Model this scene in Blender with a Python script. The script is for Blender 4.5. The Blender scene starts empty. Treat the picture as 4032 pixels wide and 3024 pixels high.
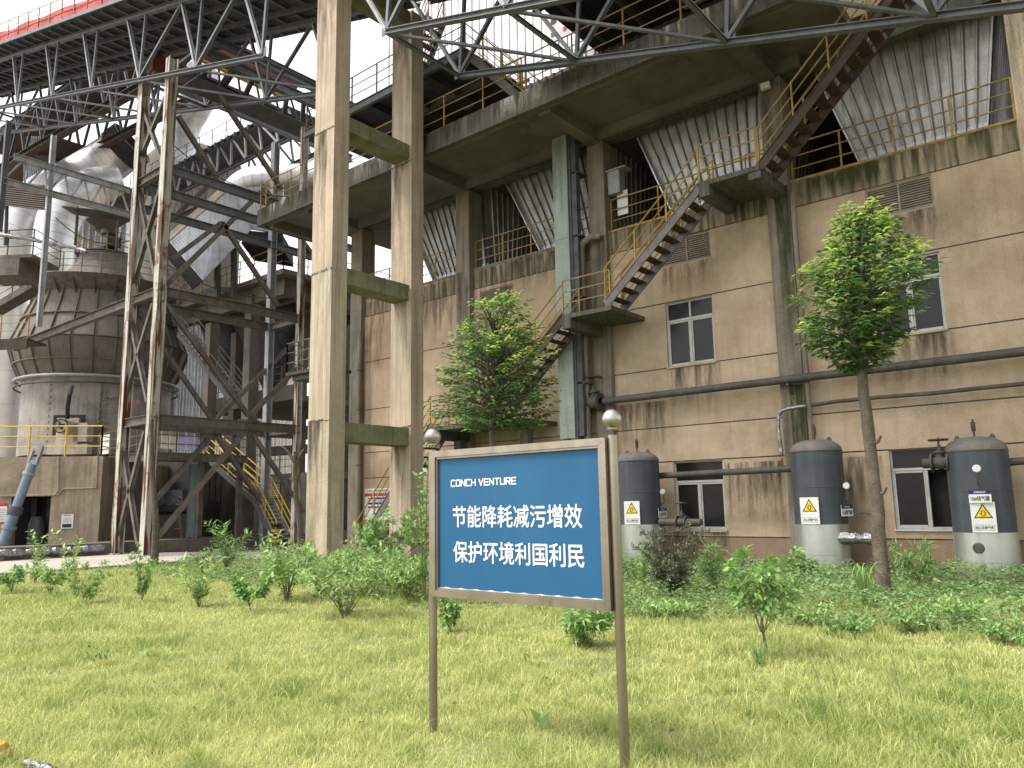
import bpy, math, random
import numpy as np
from mathutils import Vector, Matrix
random.seed(7); rng = np.random.default_rng(7)
S = bpy.context.scene; COL = S.collection
R = math.radians

# ------------------------------------------------------------------ camera
F, PITCH, ROLL, YAW, CH = 3028.0, R(8.877), R(-1.055), R(39.372), 1.6
fw = Vector((-math.sin(YAW), math.cos(YAW), 0)); rt = Vector((math.cos(YAW), math.sin(YAW), 0)); up = Vector((0, 0, 1))
VW = fw*math.cos(PITCH) + up*math.sin(PITCH); u2 = -fw*math.sin(PITCH) + up*math.cos(PITCH)
VR = rt*math.cos(ROLL) + u2*math.sin(ROLL); VU = -rt*math.sin(ROLL) + u2*math.cos(ROLL)
CAM = Vector((0, 0, CH))
cd = bpy.data.cameras.new('camera'); co = bpy.data.objects.new('camera', cd); COL.objects.link(co)
cd.sensor_width = 36; cd.lens = 36*F/4032; cd.clip_end = 3000; cd.clip_start = 0.05
M = Matrix((VR, VU, -VW)).transposed().to_4x4(); M.translation = CAM
co.matrix_world = M; S.camera = co

# ------------------------------------------------------------------ light
SUN_EL, SUN_AZ = R(60), R(215)       # azimuth clockwise from +Y
wd = bpy.data.worlds.new('World'); S.world = wd; wd.use_nodes = True
nt = wd.node_tree; nt.nodes.clear()
sky = nt.nodes.new('ShaderNodeTexSky'); sky.sky_type = 'NISHITA'; sky.sun_disc = False
sky.sun_elevation = SUN_EL; sky.sun_rotation = SUN_AZ; sky.dust_density = 2.5; sky.air_density = 1.2; sky.ozone_density = 1
hs = nt.nodes.new('ShaderNodeHueSaturation'); hs.inputs['Saturation'].default_value = 0.18
bg = nt.nodes.new('ShaderNodeBackground'); bg.inputs[1].default_value = 0.15
ow = nt.nodes.new('ShaderNodeOutputWorld')
nt.links.new(sky.outputs[0], hs.inputs['Color']); nt.links.new(hs.outputs[0], bg.inputs[0]); nt.links.new(bg.outputs[0], ow.inputs[0])
sd = bpy.data.lights.new('sun', 'SUN'); sd.energy = 1.5; sd.angle = R(14); sd.color = (1, .95, .86)
so = bpy.data.objects.new('sun', sd); COL.objects.link(so)
sdir = Vector((math.sin(SUN_AZ)*math.cos(SUN_EL), math.cos(SUN_AZ)*math.cos(SUN_EL), math.sin(SUN_EL)))
so.rotation_euler = sdir.to_track_quat('Z', 'Y').to_euler(); so.location = (0, -5, 40)
S.view_settings.view_transform = 'Standard'; S.view_settings.look = 'None'
S.view_settings.exposure = 1.4; S.view_settings.gamma = 1.0
try:
    S.cycles.max_bounces = 8; S.cycles.use_denoising = True
except Exception: pass

# ------------------------------------------------------------------ unprojection to real planes
def ray(x, y):
    a = 4032/2212; return VW*F + VR*(x*a-2016) - VU*(y*a-1512)
def P(x, y, X=None, Y=None, Z=None, d=None):
    r = ray(x, y)
    if d is not None: t = d/r.dot(VW)
    elif X is not None: t = (X-CAM.x)/r.x
    elif Y is not None: t = (Y-CAM.y)/r.y
    else: t = (Z-CAM.z)/r.z
    return CAM + r*t

# ------------------------------------------------------------------ materials
def nodes(name):
    m = bpy.data.materials.new(name); m.use_nodes = True; t = m.node_tree
    return m, t, t.nodes['Principled BSDF'], t.links
MATS = {}
def mat(name, c1, c2=None, rough=.8, metal=0., scale=1.5, streak=0., bump=.15, dirt=None, dirt_amt=.0, fine=0.25, spec=.3, slo=.47, shi=.75, dlo=.5, dhi=.68, board=0.):
    if name in MATS: return MATS[name]
    m, t, b, L = nodes(name); N = t.nodes.new
    c2 = c2 or tuple(x*.75 for x in c1)
    g = N('ShaderNodeNewGeometry')
    n1 = N('ShaderNodeTexNoise'); n1.inputs['Scale'].default_value = scale; n1.inputs['Detail'].default_value = 7; n1.inputs['Roughness'].default_value = .65
    L.new(g.outputs['Position'], n1.inputs['Vector'])
    r1 = N('ShaderNodeValToRGB'); r1.color_ramp.elements[0].position = .36; r1.color_ramp.elements[1].position = .64
    r1.color_ramp.elements[0].color = (*c2, 1); r1.color_ramp.elements[1].color = (*c1, 1)
    L.new(n1.outputs[0], r1.inputs[0]); cur = r1.outputs[0]
    def mixin(fac_out, col, blend='MIX'):
        nonlocal cur
        mx = N('ShaderNodeMix'); mx.data_type = 'RGBA'; mx.blend_type = blend
        L.new(fac_out, mx.inputs[0]); L.new(cur, mx.inputs[6])
        mx.inputs[7].default_value = (*col, 1); cur = mx.outputs[2]
    if streak:
        mp = N('ShaderNodeMapping'); mp.inputs['Scale'].default_value = (4.5, 4.5, .28); L.new(g.outputs['Position'], mp.inputs[0])
        n2 = N('ShaderNodeTexNoise'); n2.inputs['Scale'].default_value = 1.6; n2.inputs['Detail'].default_value = 6; L.new(mp.outputs[0], n2.inputs['Vector'])
        r2 = N('ShaderNodeMapRange'); r2.inputs[1].default_value = slo; r2.inputs[2].default_value = shi; r2.inputs[4].default_value = streak
        L.new(n2.outputs[0], r2.inputs[0]); mixin(r2.outputs[0], dirt or tuple(x*.3 for x in c2))
    if dirt_amt:
        n4 = N('ShaderNodeTexNoise'); n4.inputs['Scale'].default_value = scale*.45; n4.inputs['Detail'].default_value = 9; n4.inputs['Roughness'].default_value = .75
        L.new(g.outputs['Position'], n4.inputs['Vector'])
        r4 = N('ShaderNodeMapRange'); r4.inputs[1].default_value = dlo; r4.inputs[2].default_value = dhi; r4.inputs[4].default_value = dirt_amt
        L.new(n4.outputs[0], r4.inputs[0]); mixin(r4.outputs[0], dirt or tuple(x*.4 for x in c2))
    if board:
        mb_ = N('ShaderNodeMapping'); mb_.inputs['Scale'].default_value = (11, 11, .22); L.new(g.outputs['Position'], mb_.inputs[0])
        n5 = N('ShaderNodeTexNoise'); n5.inputs['Scale'].default_value = 1.0; n5.inputs['Detail'].default_value = 2; L.new(mb_.outputs[0], n5.inputs['Vector'])
        r5 = N('ShaderNodeMapRange'); r5.inputs[1].default_value = .5; r5.inputs[2].default_value = .62; r5.inputs[4].default_value = board
        L.new(n5.outputs[0], r5.inputs[0]); mixin(r5.outputs[0], tuple(x*.62 for x in c2))
    n3 = N('ShaderNodeTexNoise'); n3.inputs['Scale'].default_value = 38; n3.inputs['Detail'].default_value = 5; L.new(g.outputs['Position'], n3.inputs['Vector'])
    if fine:
        r3 = N('ShaderNodeMapRange'); r3.inputs[1].default_value = .3; r3.inputs[2].default_value = .7; r3.inputs[3].default_value = 1-fine; r3.inputs[4].default_value = 1+fine*.4
        L.new(n3.outputs[0], r3.inputs[0])
        mm = N('ShaderNodeMix'); mm.data_type = 'RGBA'; mm.blend_type = 'MULTIPLY'; mm.inputs[0].default_value = 1
        cc = N('ShaderNodeCombineColor'); [L.new(r3.outputs[0], cc.inputs[i]) for i in range(3)]
        L.new(cur, mm.inputs[6]); L.new(cc.outputs[0], mm.inputs[7]); cur = mm.outputs[2]
    L.new(cur, b.inputs['Base Color'])
    b.inputs['Roughness'].default_value = rough; b.inputs['Metallic'].default_value = metal
    b.inputs['Specular IOR Level'].default_value = spec
    if bump:
        bp = N('ShaderNodeBump'); bp.inputs['Strength'].default_value = bump; bp.inputs['Distance'].default_value = .02
        ad = N('ShaderNodeMath'); L.new(n3.outputs[0], ad.inputs[0]); L.new(n1.outputs[0], ad.inputs[1])
        L.new(ad.outputs[0], bp.inputs['Height']); L.new(bp.outputs[0], b.inputs['Normal'])
    MATS[name] = m; return m
def plain(name, c, rough=.6, metal=0., spec=.3):
    return mat(name, c, tuple(x*.85 for x in c), rough, metal, 3, 0, 0, fine=.08, spec=spec)

WALL = mat('render_wall', (0.514, 0.394, 0.275), (0.394, 0.292, 0.2), .9, scale=.85, streak=.2, slo=.5, shi=.68, dirt=(0.21, 0.152, 0.103), dirt_amt=.6, dlo=.47, dhi=.68, bump=.4)
WALLT = mat('render_wall_top', (0.391, 0.305, 0.218), (0.287, 0.224, 0.155), .9, scale=.9, streak=.95, slo=.44, shi=.6, dirt=(0.0862, 0.0782, 0.0437), dirt_amt=.3, bump=.3)
WALLB = mat('render_wall_foot', (.34, .235, .165), (.26, .175, .12), .9, scale=.8, streak=.3, dirt=(.14, .10, .07), dirt_amt=.6, dlo=.45, bump=.3)
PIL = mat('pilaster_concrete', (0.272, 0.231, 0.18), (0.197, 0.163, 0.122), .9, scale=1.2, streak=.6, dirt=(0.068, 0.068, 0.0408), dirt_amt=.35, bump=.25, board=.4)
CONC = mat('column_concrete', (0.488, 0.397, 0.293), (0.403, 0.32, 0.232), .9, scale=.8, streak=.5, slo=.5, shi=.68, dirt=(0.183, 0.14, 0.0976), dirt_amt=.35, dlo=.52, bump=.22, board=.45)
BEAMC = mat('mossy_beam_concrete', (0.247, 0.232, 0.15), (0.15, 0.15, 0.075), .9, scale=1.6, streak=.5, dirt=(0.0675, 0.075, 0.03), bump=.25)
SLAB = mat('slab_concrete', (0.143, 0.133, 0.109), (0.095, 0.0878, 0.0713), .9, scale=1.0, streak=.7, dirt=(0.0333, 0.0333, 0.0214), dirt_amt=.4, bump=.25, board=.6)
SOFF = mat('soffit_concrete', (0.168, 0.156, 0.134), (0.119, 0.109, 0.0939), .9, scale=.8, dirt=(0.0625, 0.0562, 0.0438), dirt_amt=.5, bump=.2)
FCONC = mat('far_concrete', (0.167, 0.148, 0.12), (0.117, 0.104, 0.0837), .9, scale=1.0, streak=.5, dirt=(0.0558, 0.0502, 0.0391), dirt_amt=.3)
BLOCKC = mat('mill_foundation_concrete', (0.362, 0.286, 0.21), (0.243, 0.189, 0.139), .9, scale=1.1, streak=.55, dirt=(0.11, 0.0842, 0.059), dirt_amt=.45)
GALV = mat('galvanised_sheet', (.58, .59, .60), (.40, .41, .42), .42, .85, scale=1.3, streak=.5, dirt=(.17, .15, .13), fine=.1, bump=.05)
GALVD = mat('dusty_hopper_sheet', (0.56, 0.549, 0.515), (0.336, 0.325, 0.302), .45, .7, scale=1.1, streak=.75, dirt=(0.134, 0.123, 0.112), fine=.15, bump=.06)
DUCT = mat('aluminium_cladding', (.74, .73, .71), (.58, .57, .55), .38, .75, scale=.6, streak=.2, dirt=(.40, .36, .31), fine=.05, bump=.04)
STEEL = mat('grey_painted_steel', (0.189, 0.199, 0.21), (0.133, 0.14, 0.147), .6, .2, scale=3, streak=.3, dirt=(0.077, 0.07, 0.063), dirt_amt=.25, bump=.05)
STEELD = mat('dark_painted_steel', (0.112, 0.116, 0.12), (0.0675, 0.0713, 0.075), .65, .2, scale=3, dirt=(0.06, 0.045, 0.0338), dirt_amt=.3, bump=.05)
STEELL = mat('pale_grey_steel', (0.357, 0.365, 0.365), (0.255, 0.264, 0.264), .6, .2, scale=3, streak=.4, dirt=(0.111, 0.085, 0.068), bump=.05)
TWR = mat('dusty_brown_steel', (0.189, 0.17, 0.145), (0.109, 0.0942, 0.0761), .75, .1, scale=2.5, streak=.4, dirt=(0.0725, 0.0435, 0.0254), dirt_amt=.5, bump=.1)
RUST = mat('rusty_white_paint', (.50, .48, .42), (.40, .38, .33), .7, .1, scale=1.6, dirt=(.13, .052, .022), streak=1., slo=.51, shi=.57, dirt_amt=.8, dlo=.56, dhi=.62, bump=.15)
BROWN = mat('rusty_brown_steel', (0.096, 0.068, 0.052), (0.056, 0.04, 0.032), .75, .2, scale=3, streak=.3, dirt=(0.112, 0.056, 0.028), bump=.1)
STRG = mat('stair_stringer_paint', (0.208, 0.188, 0.172), (0.136, 0.116, 0.1), .7, .2, scale=2.5, streak=.3, dirt=(0.088, 0.056, 0.036), dirt_amt=.5, bump=.08)
YEL = mat('yellow_rail_paint', (0.425, 0.272, 0.051), (0.281, 0.17, 0.0425), .65, 0, scale=3, dirt=(0.102, 0.0595, 0.0255), dirt_amt=.5, bump=.05)
YELB = mat('fresh_yellow_paint', (.66, .44, .05), (.50, .32, .05), .6, 0, scale=3, dirt=(.2, .12, .03), dirt_amt=.3, bump=.04)
DUSTY = mat('dust_covered_plate', (0.207, 0.18, 0.149), (0.144, 0.124, 0.103), .85, .1, scale=.9, streak=.55, dirt=(0.0826, 0.0688, 0.0551), dirt_amt=.35, bump=.08)
MILLW = mat('flaking_pale_plate', (0.352, 0.33, 0.3), (0.27, 0.247, 0.217), .8, .1, scale=1.2, streak=.4, dirt=(0.09, 0.0675, 0.0525), dirt_amt=.55, bump=.08)
SIDING = mat('brown_siding', (0.0945, 0.0675, 0.0558), (0.0675, 0.0468, 0.0405), .7, .1, scale=1, streak=.4, dirt=(0.144, 0.117, 0.099), bump=.05)
BLACK = mat('interior_dark_black', (.035, .032, .03), (.02, .02, .02), .9)  # near-black puts the shade of interiors into the colour; also plain black parts
GREEN = mat('pale_green_duct_paint', (.33, .385, .33), (.26, .30, .26), .55, .1, scale=1.2, streak=.5, slo=.48, shi=.64, dirt=(.12, .13, .10), dirt_amt=.35, bump=.04)
PIPE = mat('dusty_pipe', (0.104, 0.092, 0.08), (0.06, 0.056, 0.052), .7, .2, scale=3, dirt=(0.176, 0.144, 0.112), dirt_amt=.4, bump=.06)
TANK = mat('slate_tank_paint', (0.059, 0.0648, 0.0756), (0.0446, 0.0504, 0.0598), .5, 0, scale=1.5, streak=.4, dirt=(0.122, 0.119, 0.115), dirt_amt=.1, bump=.02, fine=.1)
TDUST = mat('dusted_tank_dome', (0.176, 0.152, 0.128), (0.104, 0.1, 0.1), .75, 0, scale=3, bump=.03)
SKIRT = mat('zinc_skirt_sheet', (0.612, 0.612, 0.581), (0.49, 0.49, 0.46), .38, .8, scale=.9, streak=.3, dirt=(0.367, 0.295, 0.214), fine=.07, bump=.03)
WFRM = mat('white_window_frame', (0.527, 0.518, 0.493), (0.442, 0.425, 0.399), .6, 0, scale=3, dirt=(0.255, 0.212, 0.17), dirt_amt=.4, bump=.03)
LOUV = mat('dusty_louvre', (0.342, 0.285, 0.223), (0.257, 0.209, 0.162), .8, .1, scale=3, bump=.05)
STNL = mat('dull_stainless_steel', (0.382, 0.331, 0.265), (0.299, 0.251, 0.192), .36, .85, scale=2.5, streak=.55, dirt=(0.108, 0.0809, 0.0537), dirt_amt=.2, fine=.06, bump=.02)
BALL = mat('polished_steel_ball', (.47, .44, .40), (.36, .33, .30), .38, 1., scale=9, dirt=(.2, .17, .13), dirt_amt=.6, dlo=.45, fine=.1, bump=.02)
BLUE = mat('blue_board_vinyl', (0.0147, 0.0978, 0.208), (0.012, 0.0861, 0.189), .5, 0, scale=.8, streak=.2, dirt=(0.046, 0.14, 0.247), fine=.03, bump=0)
WHT = plain('white_lettering', (.72, .71, .68)); BLK = plain('black_print', (.02, .02, .02)); WARN = plain('warning_yellow', (.72, .50, .02))
NAVY = plain('navy_print', (.02, .025, .12)); RED = plain('red_print', (.50, .03, .03)); PLATE = plain('white_sign_plate', (.68, .67, .63))
REDF = mat('red_netting', (.55, .10, .12), (.42, .06, .08), .8, scale=2, streak=.3)
REDG = mat('red_oxide_girder', (.17, .055, .035), (.12, .04, .028), .7, .1, scale=2)
BLUEP = mat('blue_cylinder_paint', (.13, .22, .30), (.22, .25, .26), .5, .2, scale=1.6, dirt=(.12, .11, .1), dirt_amt=.4)
LILAC = plain('lilac_panel', (.60, .55, .80)); CREAM = plain('cream_panel', (.78, .73, .64))
FOIL = mat('crumpled_foil', (0.346, 0.346, 0.346), (0.216, 0.216, 0.216), .28, .95, scale=8, bump=.9, fine=.1)
BARK = mat('bark', (0.153, 0.121, 0.09), (0.09, 0.072, 0.054), .9, scale=6, dirt=(0.045, 0.036, 0.027), streak=.4, bump=.7)
TWIG = mat('twig_bark', (.13, .10, .07), (.08, .06, .045), .9, scale=8, bump=.3)
EARTH = mat('lawn_earth', (.22, .235, .085), (.13, .16, .05), .95, scale=1.3, dirt=(.11, .10, .05), dirt_amt=.4, bump=.5)
ROADM = mat('pale_concrete_road', (0.414, 0.378, 0.324), (0.333, 0.302, 0.257), .9, scale=.6, dirt=(0.234, 0.198, 0.162), dirt_amt=.4)

def glassmat():
    m, t, b, L = nodes('dark_window_glass'); N = t.nodes.new
    g = N('ShaderNodeNewGeometry'); n = N('ShaderNodeTexNoise'); n.inputs['Scale'].default_value = 1.4; n.inputs['Detail'].default_value = 5
    L.new(g.outputs['Position'], n.inputs['Vector'])
    r = N('ShaderNodeValToRGB'); r.color_ramp.elements[0].color = (.006, .006, .006, 1); r.color_ramp.elements[1].color = (.03, .028, .026, 1)
    L.new(n.outputs[0], r.inputs[0]); L.new(r.outputs[0], b.inputs['Base Color'])
    b.inputs['Roughness'].default_value = .2; b.inputs['Specular IOR Level'].default_value = .22
    return m
GLASS = glassmat()
def leafmat(name, c1, c2, rough=.45, trans=.3):
    m, t, b, L = nodes(name); N = t.nodes.new
    at = N('ShaderNodeAttribute'); at.attribute_name = 'tone'
    r = N('ShaderNodeValToRGB'); r.color_ramp.elements[0].color = (*c1, 1); r.color_ramp.elements[1].color = (*c2, 1)
    L.new(at.outputs['Fac'], r.inputs[0]); L.new(r.outputs[0], b.inputs['Base Color'])
    b.inputs['Roughness'].default_value = rough; b.inputs['Specular IOR Level'].default_value = .3
    tr = N('ShaderNodeBsdfTranslucent'); L.new(r.outputs[0], tr.inputs[0])
    mx = N('ShaderNodeMixShader'); mx.inputs[0].default_value = trans
    L.new(b.outputs[0], mx.inputs[1]); L.new(tr.outputs[0], mx.inputs[2]); L.new(mx.outputs[0], t.nodes['Material Output'].inputs[0])
    return m
LEAFD = leafmat('dark_glossy_leaf', (0.0544, 0.116, 0.0404), (0.202, 0.358, 0.101), .4)
LEAFN = leafmat('new_growth_leaf', (.29, .43, .075), (.54, .66, .18), .5, .38)
LEAFM = leafmat('mid_green_leaf', (0.099, 0.198, 0.063), (0.288, 0.45, 0.134), .5)
LEAFP = leafmat('pale_green_leaf', (0.162, 0.27, 0.0743), (0.365, 0.513, 0.162), .5)
LEAFG = leafmat('weed_cover_leaf', (.07, .15, .05), (.26, .38, .14), .55)
LEAFR = leafmat('dull_purple_green_leaf', (0.0525, 0.06, 0.033), (0.15, 0.158, 0.09), .6, .2)
GRASSM = leafmat('yellow_green_grass', (.20, .29, .065), (.64, .63, .25), .6, .35)

# ------------------------------------------------------------------ mesh builder
class MB:
    def __init__(s): s.v = []; s.f = []
    def add(s, vs, fs):
        o = len(s.v); s.v += [Vector(v) for v in vs]; s.f += [tuple(i+o for i in f) for f in fs]; return s
    def box(s, a, b):
        x0, x1 = sorted((a[0], b[0])); y0, y1 = sorted((a[1], b[1])); z0, z1 = sorted((a[2], b[2]))
        return s.add([(x0,y0,z0),(x1,y0,z0),(x1,y1,z0),(x0,y1,z0),(x0,y0,z1),(x1,y0,z1),(x1,y1,z1),(x0,y1,z1)],
                     [(0,3,2,1),(4,5,6,7),(0,1,5,4),(1,2,6,5),(2,3,7,6),(3,0,4,7)])
    def obox(s, o, u, v, w):      # oriented box: corner o and three edge vectors
        o, u, v, w = map(Vector, (o, u, v, w)); n = u.cross(v).dot(w)
        f = [(0,3,2,1),(4,5,6,7),(0,1,5,4),(1,2,6,5),(2,3,7,6),(3,0,4,7)]
        if n < 0: f = [t[::-1] for t in f]
        return s.add([o, o+u, o+u+v, o+v, o+w, o+u+w, o+u+v+w, o+v+w], f)
    def beam(s, p, q, w, h, ref=(0, 0, 1)):
        p, q = Vector(p), Vector(q); d = (q-p).normalized(); r = Vector(ref)
        sd_ = d.cross(r)
        if sd_.length < .05: sd_ = d.cross(Vector((0, 1, 0)))
        sd_.normalize(); uu = sd_.cross(d).normalized()
        return s.obox(p - sd_*w/2 - uu*h/2, q-p, sd_*w, uu*h)
    def ibeam(s, p, q, w, h, t=.02, ref=(0, 0, 1)):
        p, q = Vector(p), Vector(q); d = (q-p).normalized(); sd_ = d.cross(Vector(ref))
        if sd_.length < .05: sd_ = d.cross(Vector((0, 1, 0)))
        sd_.normalize(); uu = sd_.cross(d).normalized()
        for k in (-1, 1): s.obox(p - sd_*w/2 + uu*(k*(h/2-t/2)-t/2), q-p, sd_*w, uu*t)
        return s.obox(p - sd_*t/2 - uu*(h/2-t), q-p, sd_*t, uu*(h-2*t))
    def angle(s, p, q, w, ref=(0, 0, 1), t=.014):
        p, q = Vector(p), Vector(q); d = (q-p).normalized(); sd_ = d.cross(Vector(ref))
        if sd_.length < .05: sd_ = d.cross(Vector((0, 1, 0)))
        sd_.normalize(); uu = sd_.cross(d).normalized()
        s.obox(p-sd_*w/2-uu*w/2, q-p, sd_*w, uu*t)
        return s.obox(p-sd_*t/2-uu*(w/2-t), q-p, sd_*t, uu*(w-t))
    def tube(s, pts, r, n=8, cap=True):
        pts = [Vector(p) for p in pts]; rs = r if isinstance(r, (list, tuple)) else [r]*len(pts)
        o = len(s.v); pu = None
        for i, p in enumerate(pts):
            a = pts[max(i-1, 0)]; b = pts[min(i+1, len(pts)-1)]; d = (b-a).normalized()
            if pu is None:
                pu = d.cross(Vector((0, 0, 1)))
                if pu.length < .05: pu = d.cross(Vector((0, 1, 0)))
            pu = (pu - d*pu.dot(d)).normalized(); pv = d.cross(pu)
            for k in range(n):
                t = 2*math.pi*k/n; s.v.append(p + (pu*math.cos(t)+pv*math.sin(t))*rs[i])
        for i in range(len(pts)-1):
            for k in range(n):
                a = o+i*n+k; b = o+i*n+(k+1) % n; s.f.append((a, b, b+n, a+n))
        if cap:
            s.f.append(tuple(o+k for k in range(n))[::-1]); s.f.append(tuple(o+(len(pts)-1)*n+k for k in range(n)))
        return s
    def lathe(s, c, prof, n=40, axis=None, a0=0, a1=2*math.pi, ref=None):
        c = Vector(c); ax = Vector(axis or (0, 0, 1)).normalized(); e = Vector(ref) if ref else ax.cross(Vector((0, 1, 0)))
        if e.length < .05: e = ax.cross(Vector((1, 0, 0)))
        e.normalize(); g = ax.cross(e); o = len(s.v); full = abs(a1-a0-2*math.pi) < 1e-6; m = n if full else n+1
        for (r, h) in prof:
            for k in range(m):
                t = a0+(a1-a0)*k/n; s.v.append(c+ax*h+(e*math.cos(t)+g*math.sin(t))*r)
        for i in range(len(prof)-1):
            for k in range(n if full else n):
                k2 = (k+1) % m; a, b = o+i*m+k, o+i*m+k2; s.f.append((a, b, b+m, a+m))
        return s
    def poly(s, pts, thick):       # planar polygon extruded by vector thick
        pts = [Vector(p) for p in pts]; n = len(pts); t = Vector(thick); o = len(s.v)
        s.v += pts + [p+t for p in pts]
        s.f.append(tuple(o+i for i in range(n))); s.f.append(tuple(o+n+i for i in range(n))[::-1])
        for i in range(n): j = (i+1) % n; s.f.append((o+j, o+i, o+n+i, o+n+j))
        return s
    def ribbed(s, a, b, c, d, n, depth, out, duty=.22):   # quad a-b (start edge), d-c (end edge); ribs run a->d
        a, b, c, d = map(Vector, (a, b, c, d)); o_ = Vector(out)*depth; prof = []
        for i in range(n):
            t0 = i/n; w = 1/n
            prof += [(t0, 0), (t0+w*(1-duty), 0), (t0+w*(1-duty*.75), 1), (t0+w*(1-duty*.25), 1)]
        prof.append((1, 0)); o = len(s.v)
        for t, h in prof: s.v.append(a.lerp(b, t)+o_*h)
        for t, h in prof: s.v.append(d.lerp(c, t)+o_*h)
        m = len(prof)
        for i in range(m-1): s.f.append((o+i, o+i+1, o+m+i+1, o+m+i))
        return s

def tagd(o, label=None, cat=None, group=None, kind=None):
    for k, v in (('label', label), ('category', cat), ('group', group), ('kind', kind)):
        if v: o[k] = v
    return o
def thing(name, label, cat, loc=(0, 0, 0), group=None):
    o = bpy.data.objects.new(name, None); COL.objects.link(o); o.location = loc; o.empty_display_size = .2
    return tagd(o, label, cat, group)
def wloc(o):
    v = Vector((0, 0, 0))
    while o: v += Vector(o.location); o = o.parent
    return v
def obj(name, mb, m, parent=None, smooth=False, label=None):
    me = bpy.data.meshes.new(name); off = wloc(parent) if parent else Vector((0, 0, 0))
    me.from_pydata([tuple(v-off) for v in mb.v], [], mb.f); me.materials.append(m)
    if smooth:
        me.polygons.foreach_set('use_smooth', [True]*len(me.polygons))
        try: me.set_sharp_from_angle(angle=R(38))
        except Exception: pass
    me.update(); o = bpy.data.objects.new(name, me); COL.objects.link(o)
    if parent: o.parent = parent
    if label: o['label'] = label
    return o
def npobj(name, V, Fc, m, parent=None, tone=None, nper=4):
    me = bpy.data.meshes.new(name); off = wloc(parent) if parent else Vector((0, 0, 0))
    V = np.asarray(V, np.float32) - np.array(off, np.float32); Fc = np.asarray(Fc, np.int32)
    me.vertices.add(len(V)); me.vertices.foreach_set('co', V.ravel())
    me.loops.add(Fc.size); me.loops.foreach_set('vertex_index', Fc.ravel())
    me.polygons.add(len(Fc)); me.polygons.foreach_set('loop_start', np.arange(0, Fc.size, Fc.shape[1], dtype=np.int32))
    me.polygons.foreach_set('loop_total', np.full(len(Fc), Fc.shape[1], np.int32))
    if tone is not None:
        a = me.attributes.new('tone', 'FLOAT', 'POINT'); a.data.foreach_set('value', np.asarray(tone, np.float32))
    me.materials.append(m); me.update(calc_edges=True); me.validate()
    o = bpy.data.objects.new(name, me); COL.objects.link(o)
    if parent: o.parent = parent
    return o
def text(body, m, parent, o, ex, ey, h, bold=0., width=None, name='lettering', thick=.0015, center=False, height=None):
    """raised lettering: o = lower-left (or centre) point, ex right, ey up"""
    cu = bpy.data.curves.new(name, 'FONT'); cu.body = body; cu.size = 1; cu.resolution_u = 3
    to = bpy.data.objects.new(name, cu); COL.objects.link(to)
    bpy.context.view_layer.update()
    dg = bpy.context.evaluated_depsgraph_get(); me = bpy.data.meshes.new_from_object(to.evaluated_get(dg))
    bpy.data.objects.remove(to); bpy.data.curves.remove(cu)
    if not len(me.vertices): return None
    xs = [v.co.x for v in me.vertices]; ys = [v.co.y for v in me.vertices]
    x0, x1, y0, y1 = min(xs), max(xs), min(ys), max(ys)
    sy = (height or h)/(y1-y0); sx = (width/(x1-x0)) if width else sy
    ex, ey, o = Vector(ex).normalized(), Vector(ey).normalized(), Vector(o); off = wloc(parent); nn = ex.cross(ey)
    cx, cy = ((x0+x1)/2, (y0+y1)/2) if center else (x0, y0)
    vs = [v.co.copy() for v in me.vertices]; fs = [tuple(p.vertices) for p in me.polygons]; mb = MB(); bpy.data.meshes.remove(me)
    sh = [(0, 0)] if not bold else [(0, 0), (-bold, 0), (bold, 0), (0, bold), (0, -bold), (bold*.7, bold*.7), (-bold*.7, -bold*.7)]
    for i, (dx, dy) in enumerate(sh):
        mb.add([o + ex*((c.x+dx-cx)*sx) + ey*((c.y+dy-cy)*sy) + nn*(thick+.00012*i) - off for c in vs], fs)
    me = bpy.data.meshes.new(name); me.from_pydata([tuple(v) for v in mb.v], [], mb.f); me.update()
    me.materials.append(m); ob = bpy.data.objects.new(name, me); COL.objects.link(ob); ob.parent = parent
    return ob

def railing(parent, pts, h=1.05, m=YEL, step=1.5, r=.022, n_rails=3, kick=False, name='railing'):
    mb = MB(); pts = [Vector(p) for p in pts]
    for p, q in zip(pts, pts[1:]):
        L = (q-p).length; k = max(1, round(L/step))
        for i in range(k+1):
            b = p.lerp(q, i/k); mb.beam(b, b+Vector((0, 0, h)), r*1.9, r*1.9, ref=(0, 1, 0))
        for j in range(n_rails):
            z = h*(j+1)/n_rails; mb.tube([p+Vector((0, 0, z)), q+Vector((0, 0, z))], r if j == n_rails-1 else r*.8, 6)
        if kick: mb.beam(p+Vector((0, 0, .05)), q+Vector((0, 0, .05)), .012, .1)
    return obj(name, mb, m, parent)

# ------------------------------------------------------------------ SETTING: ground, road
def gz(x, y):      # ground height
    return -0.17*np.clip((np.asarray(y)-14)/5, 0, 1) + 0.0*np.asarray(x)
def sheet(name, x0, x1, y0, y1, n, m, lift=0., amp=.0):
    nx, ny = n; xs = np.linspace(x0, x1, nx); ys = np.linspace(y0, y1, ny); X, Y = np.meshgrid(xs, ys)
    Z = gz(X, Y)+lift + amp*(np.sin(X*2.1+Y*.7)*np.sin(Y*1.7-X*.4)+.5*np.sin(X*5.3)*np.sin(Y*4.7))
    V = np.stack([X, Y, Z], -1).reshape(-1, 3); i = np.arange(nx*ny).reshape(ny, nx)
    Fc = np.stack([i[:-1, :-1], i[:-1, 1:], i[1:, 1:], i[1:, :-1]], -1).reshape(-1, 4)
    o = npobj(name, V, Fc, m); tagd(o, kind='structure'); o.data.polygons.foreach_set('use_smooth', [True]*len(o.data.polygons)); return o
DIRT = mat('yard_dirt', (.26, .22, .17), (.19, .16, .12), .95, scale=.7, bump=.3)
sheet('ground', -400, 400, -200, 600, (161, 161), DIRT, lift=-.09)
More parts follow.
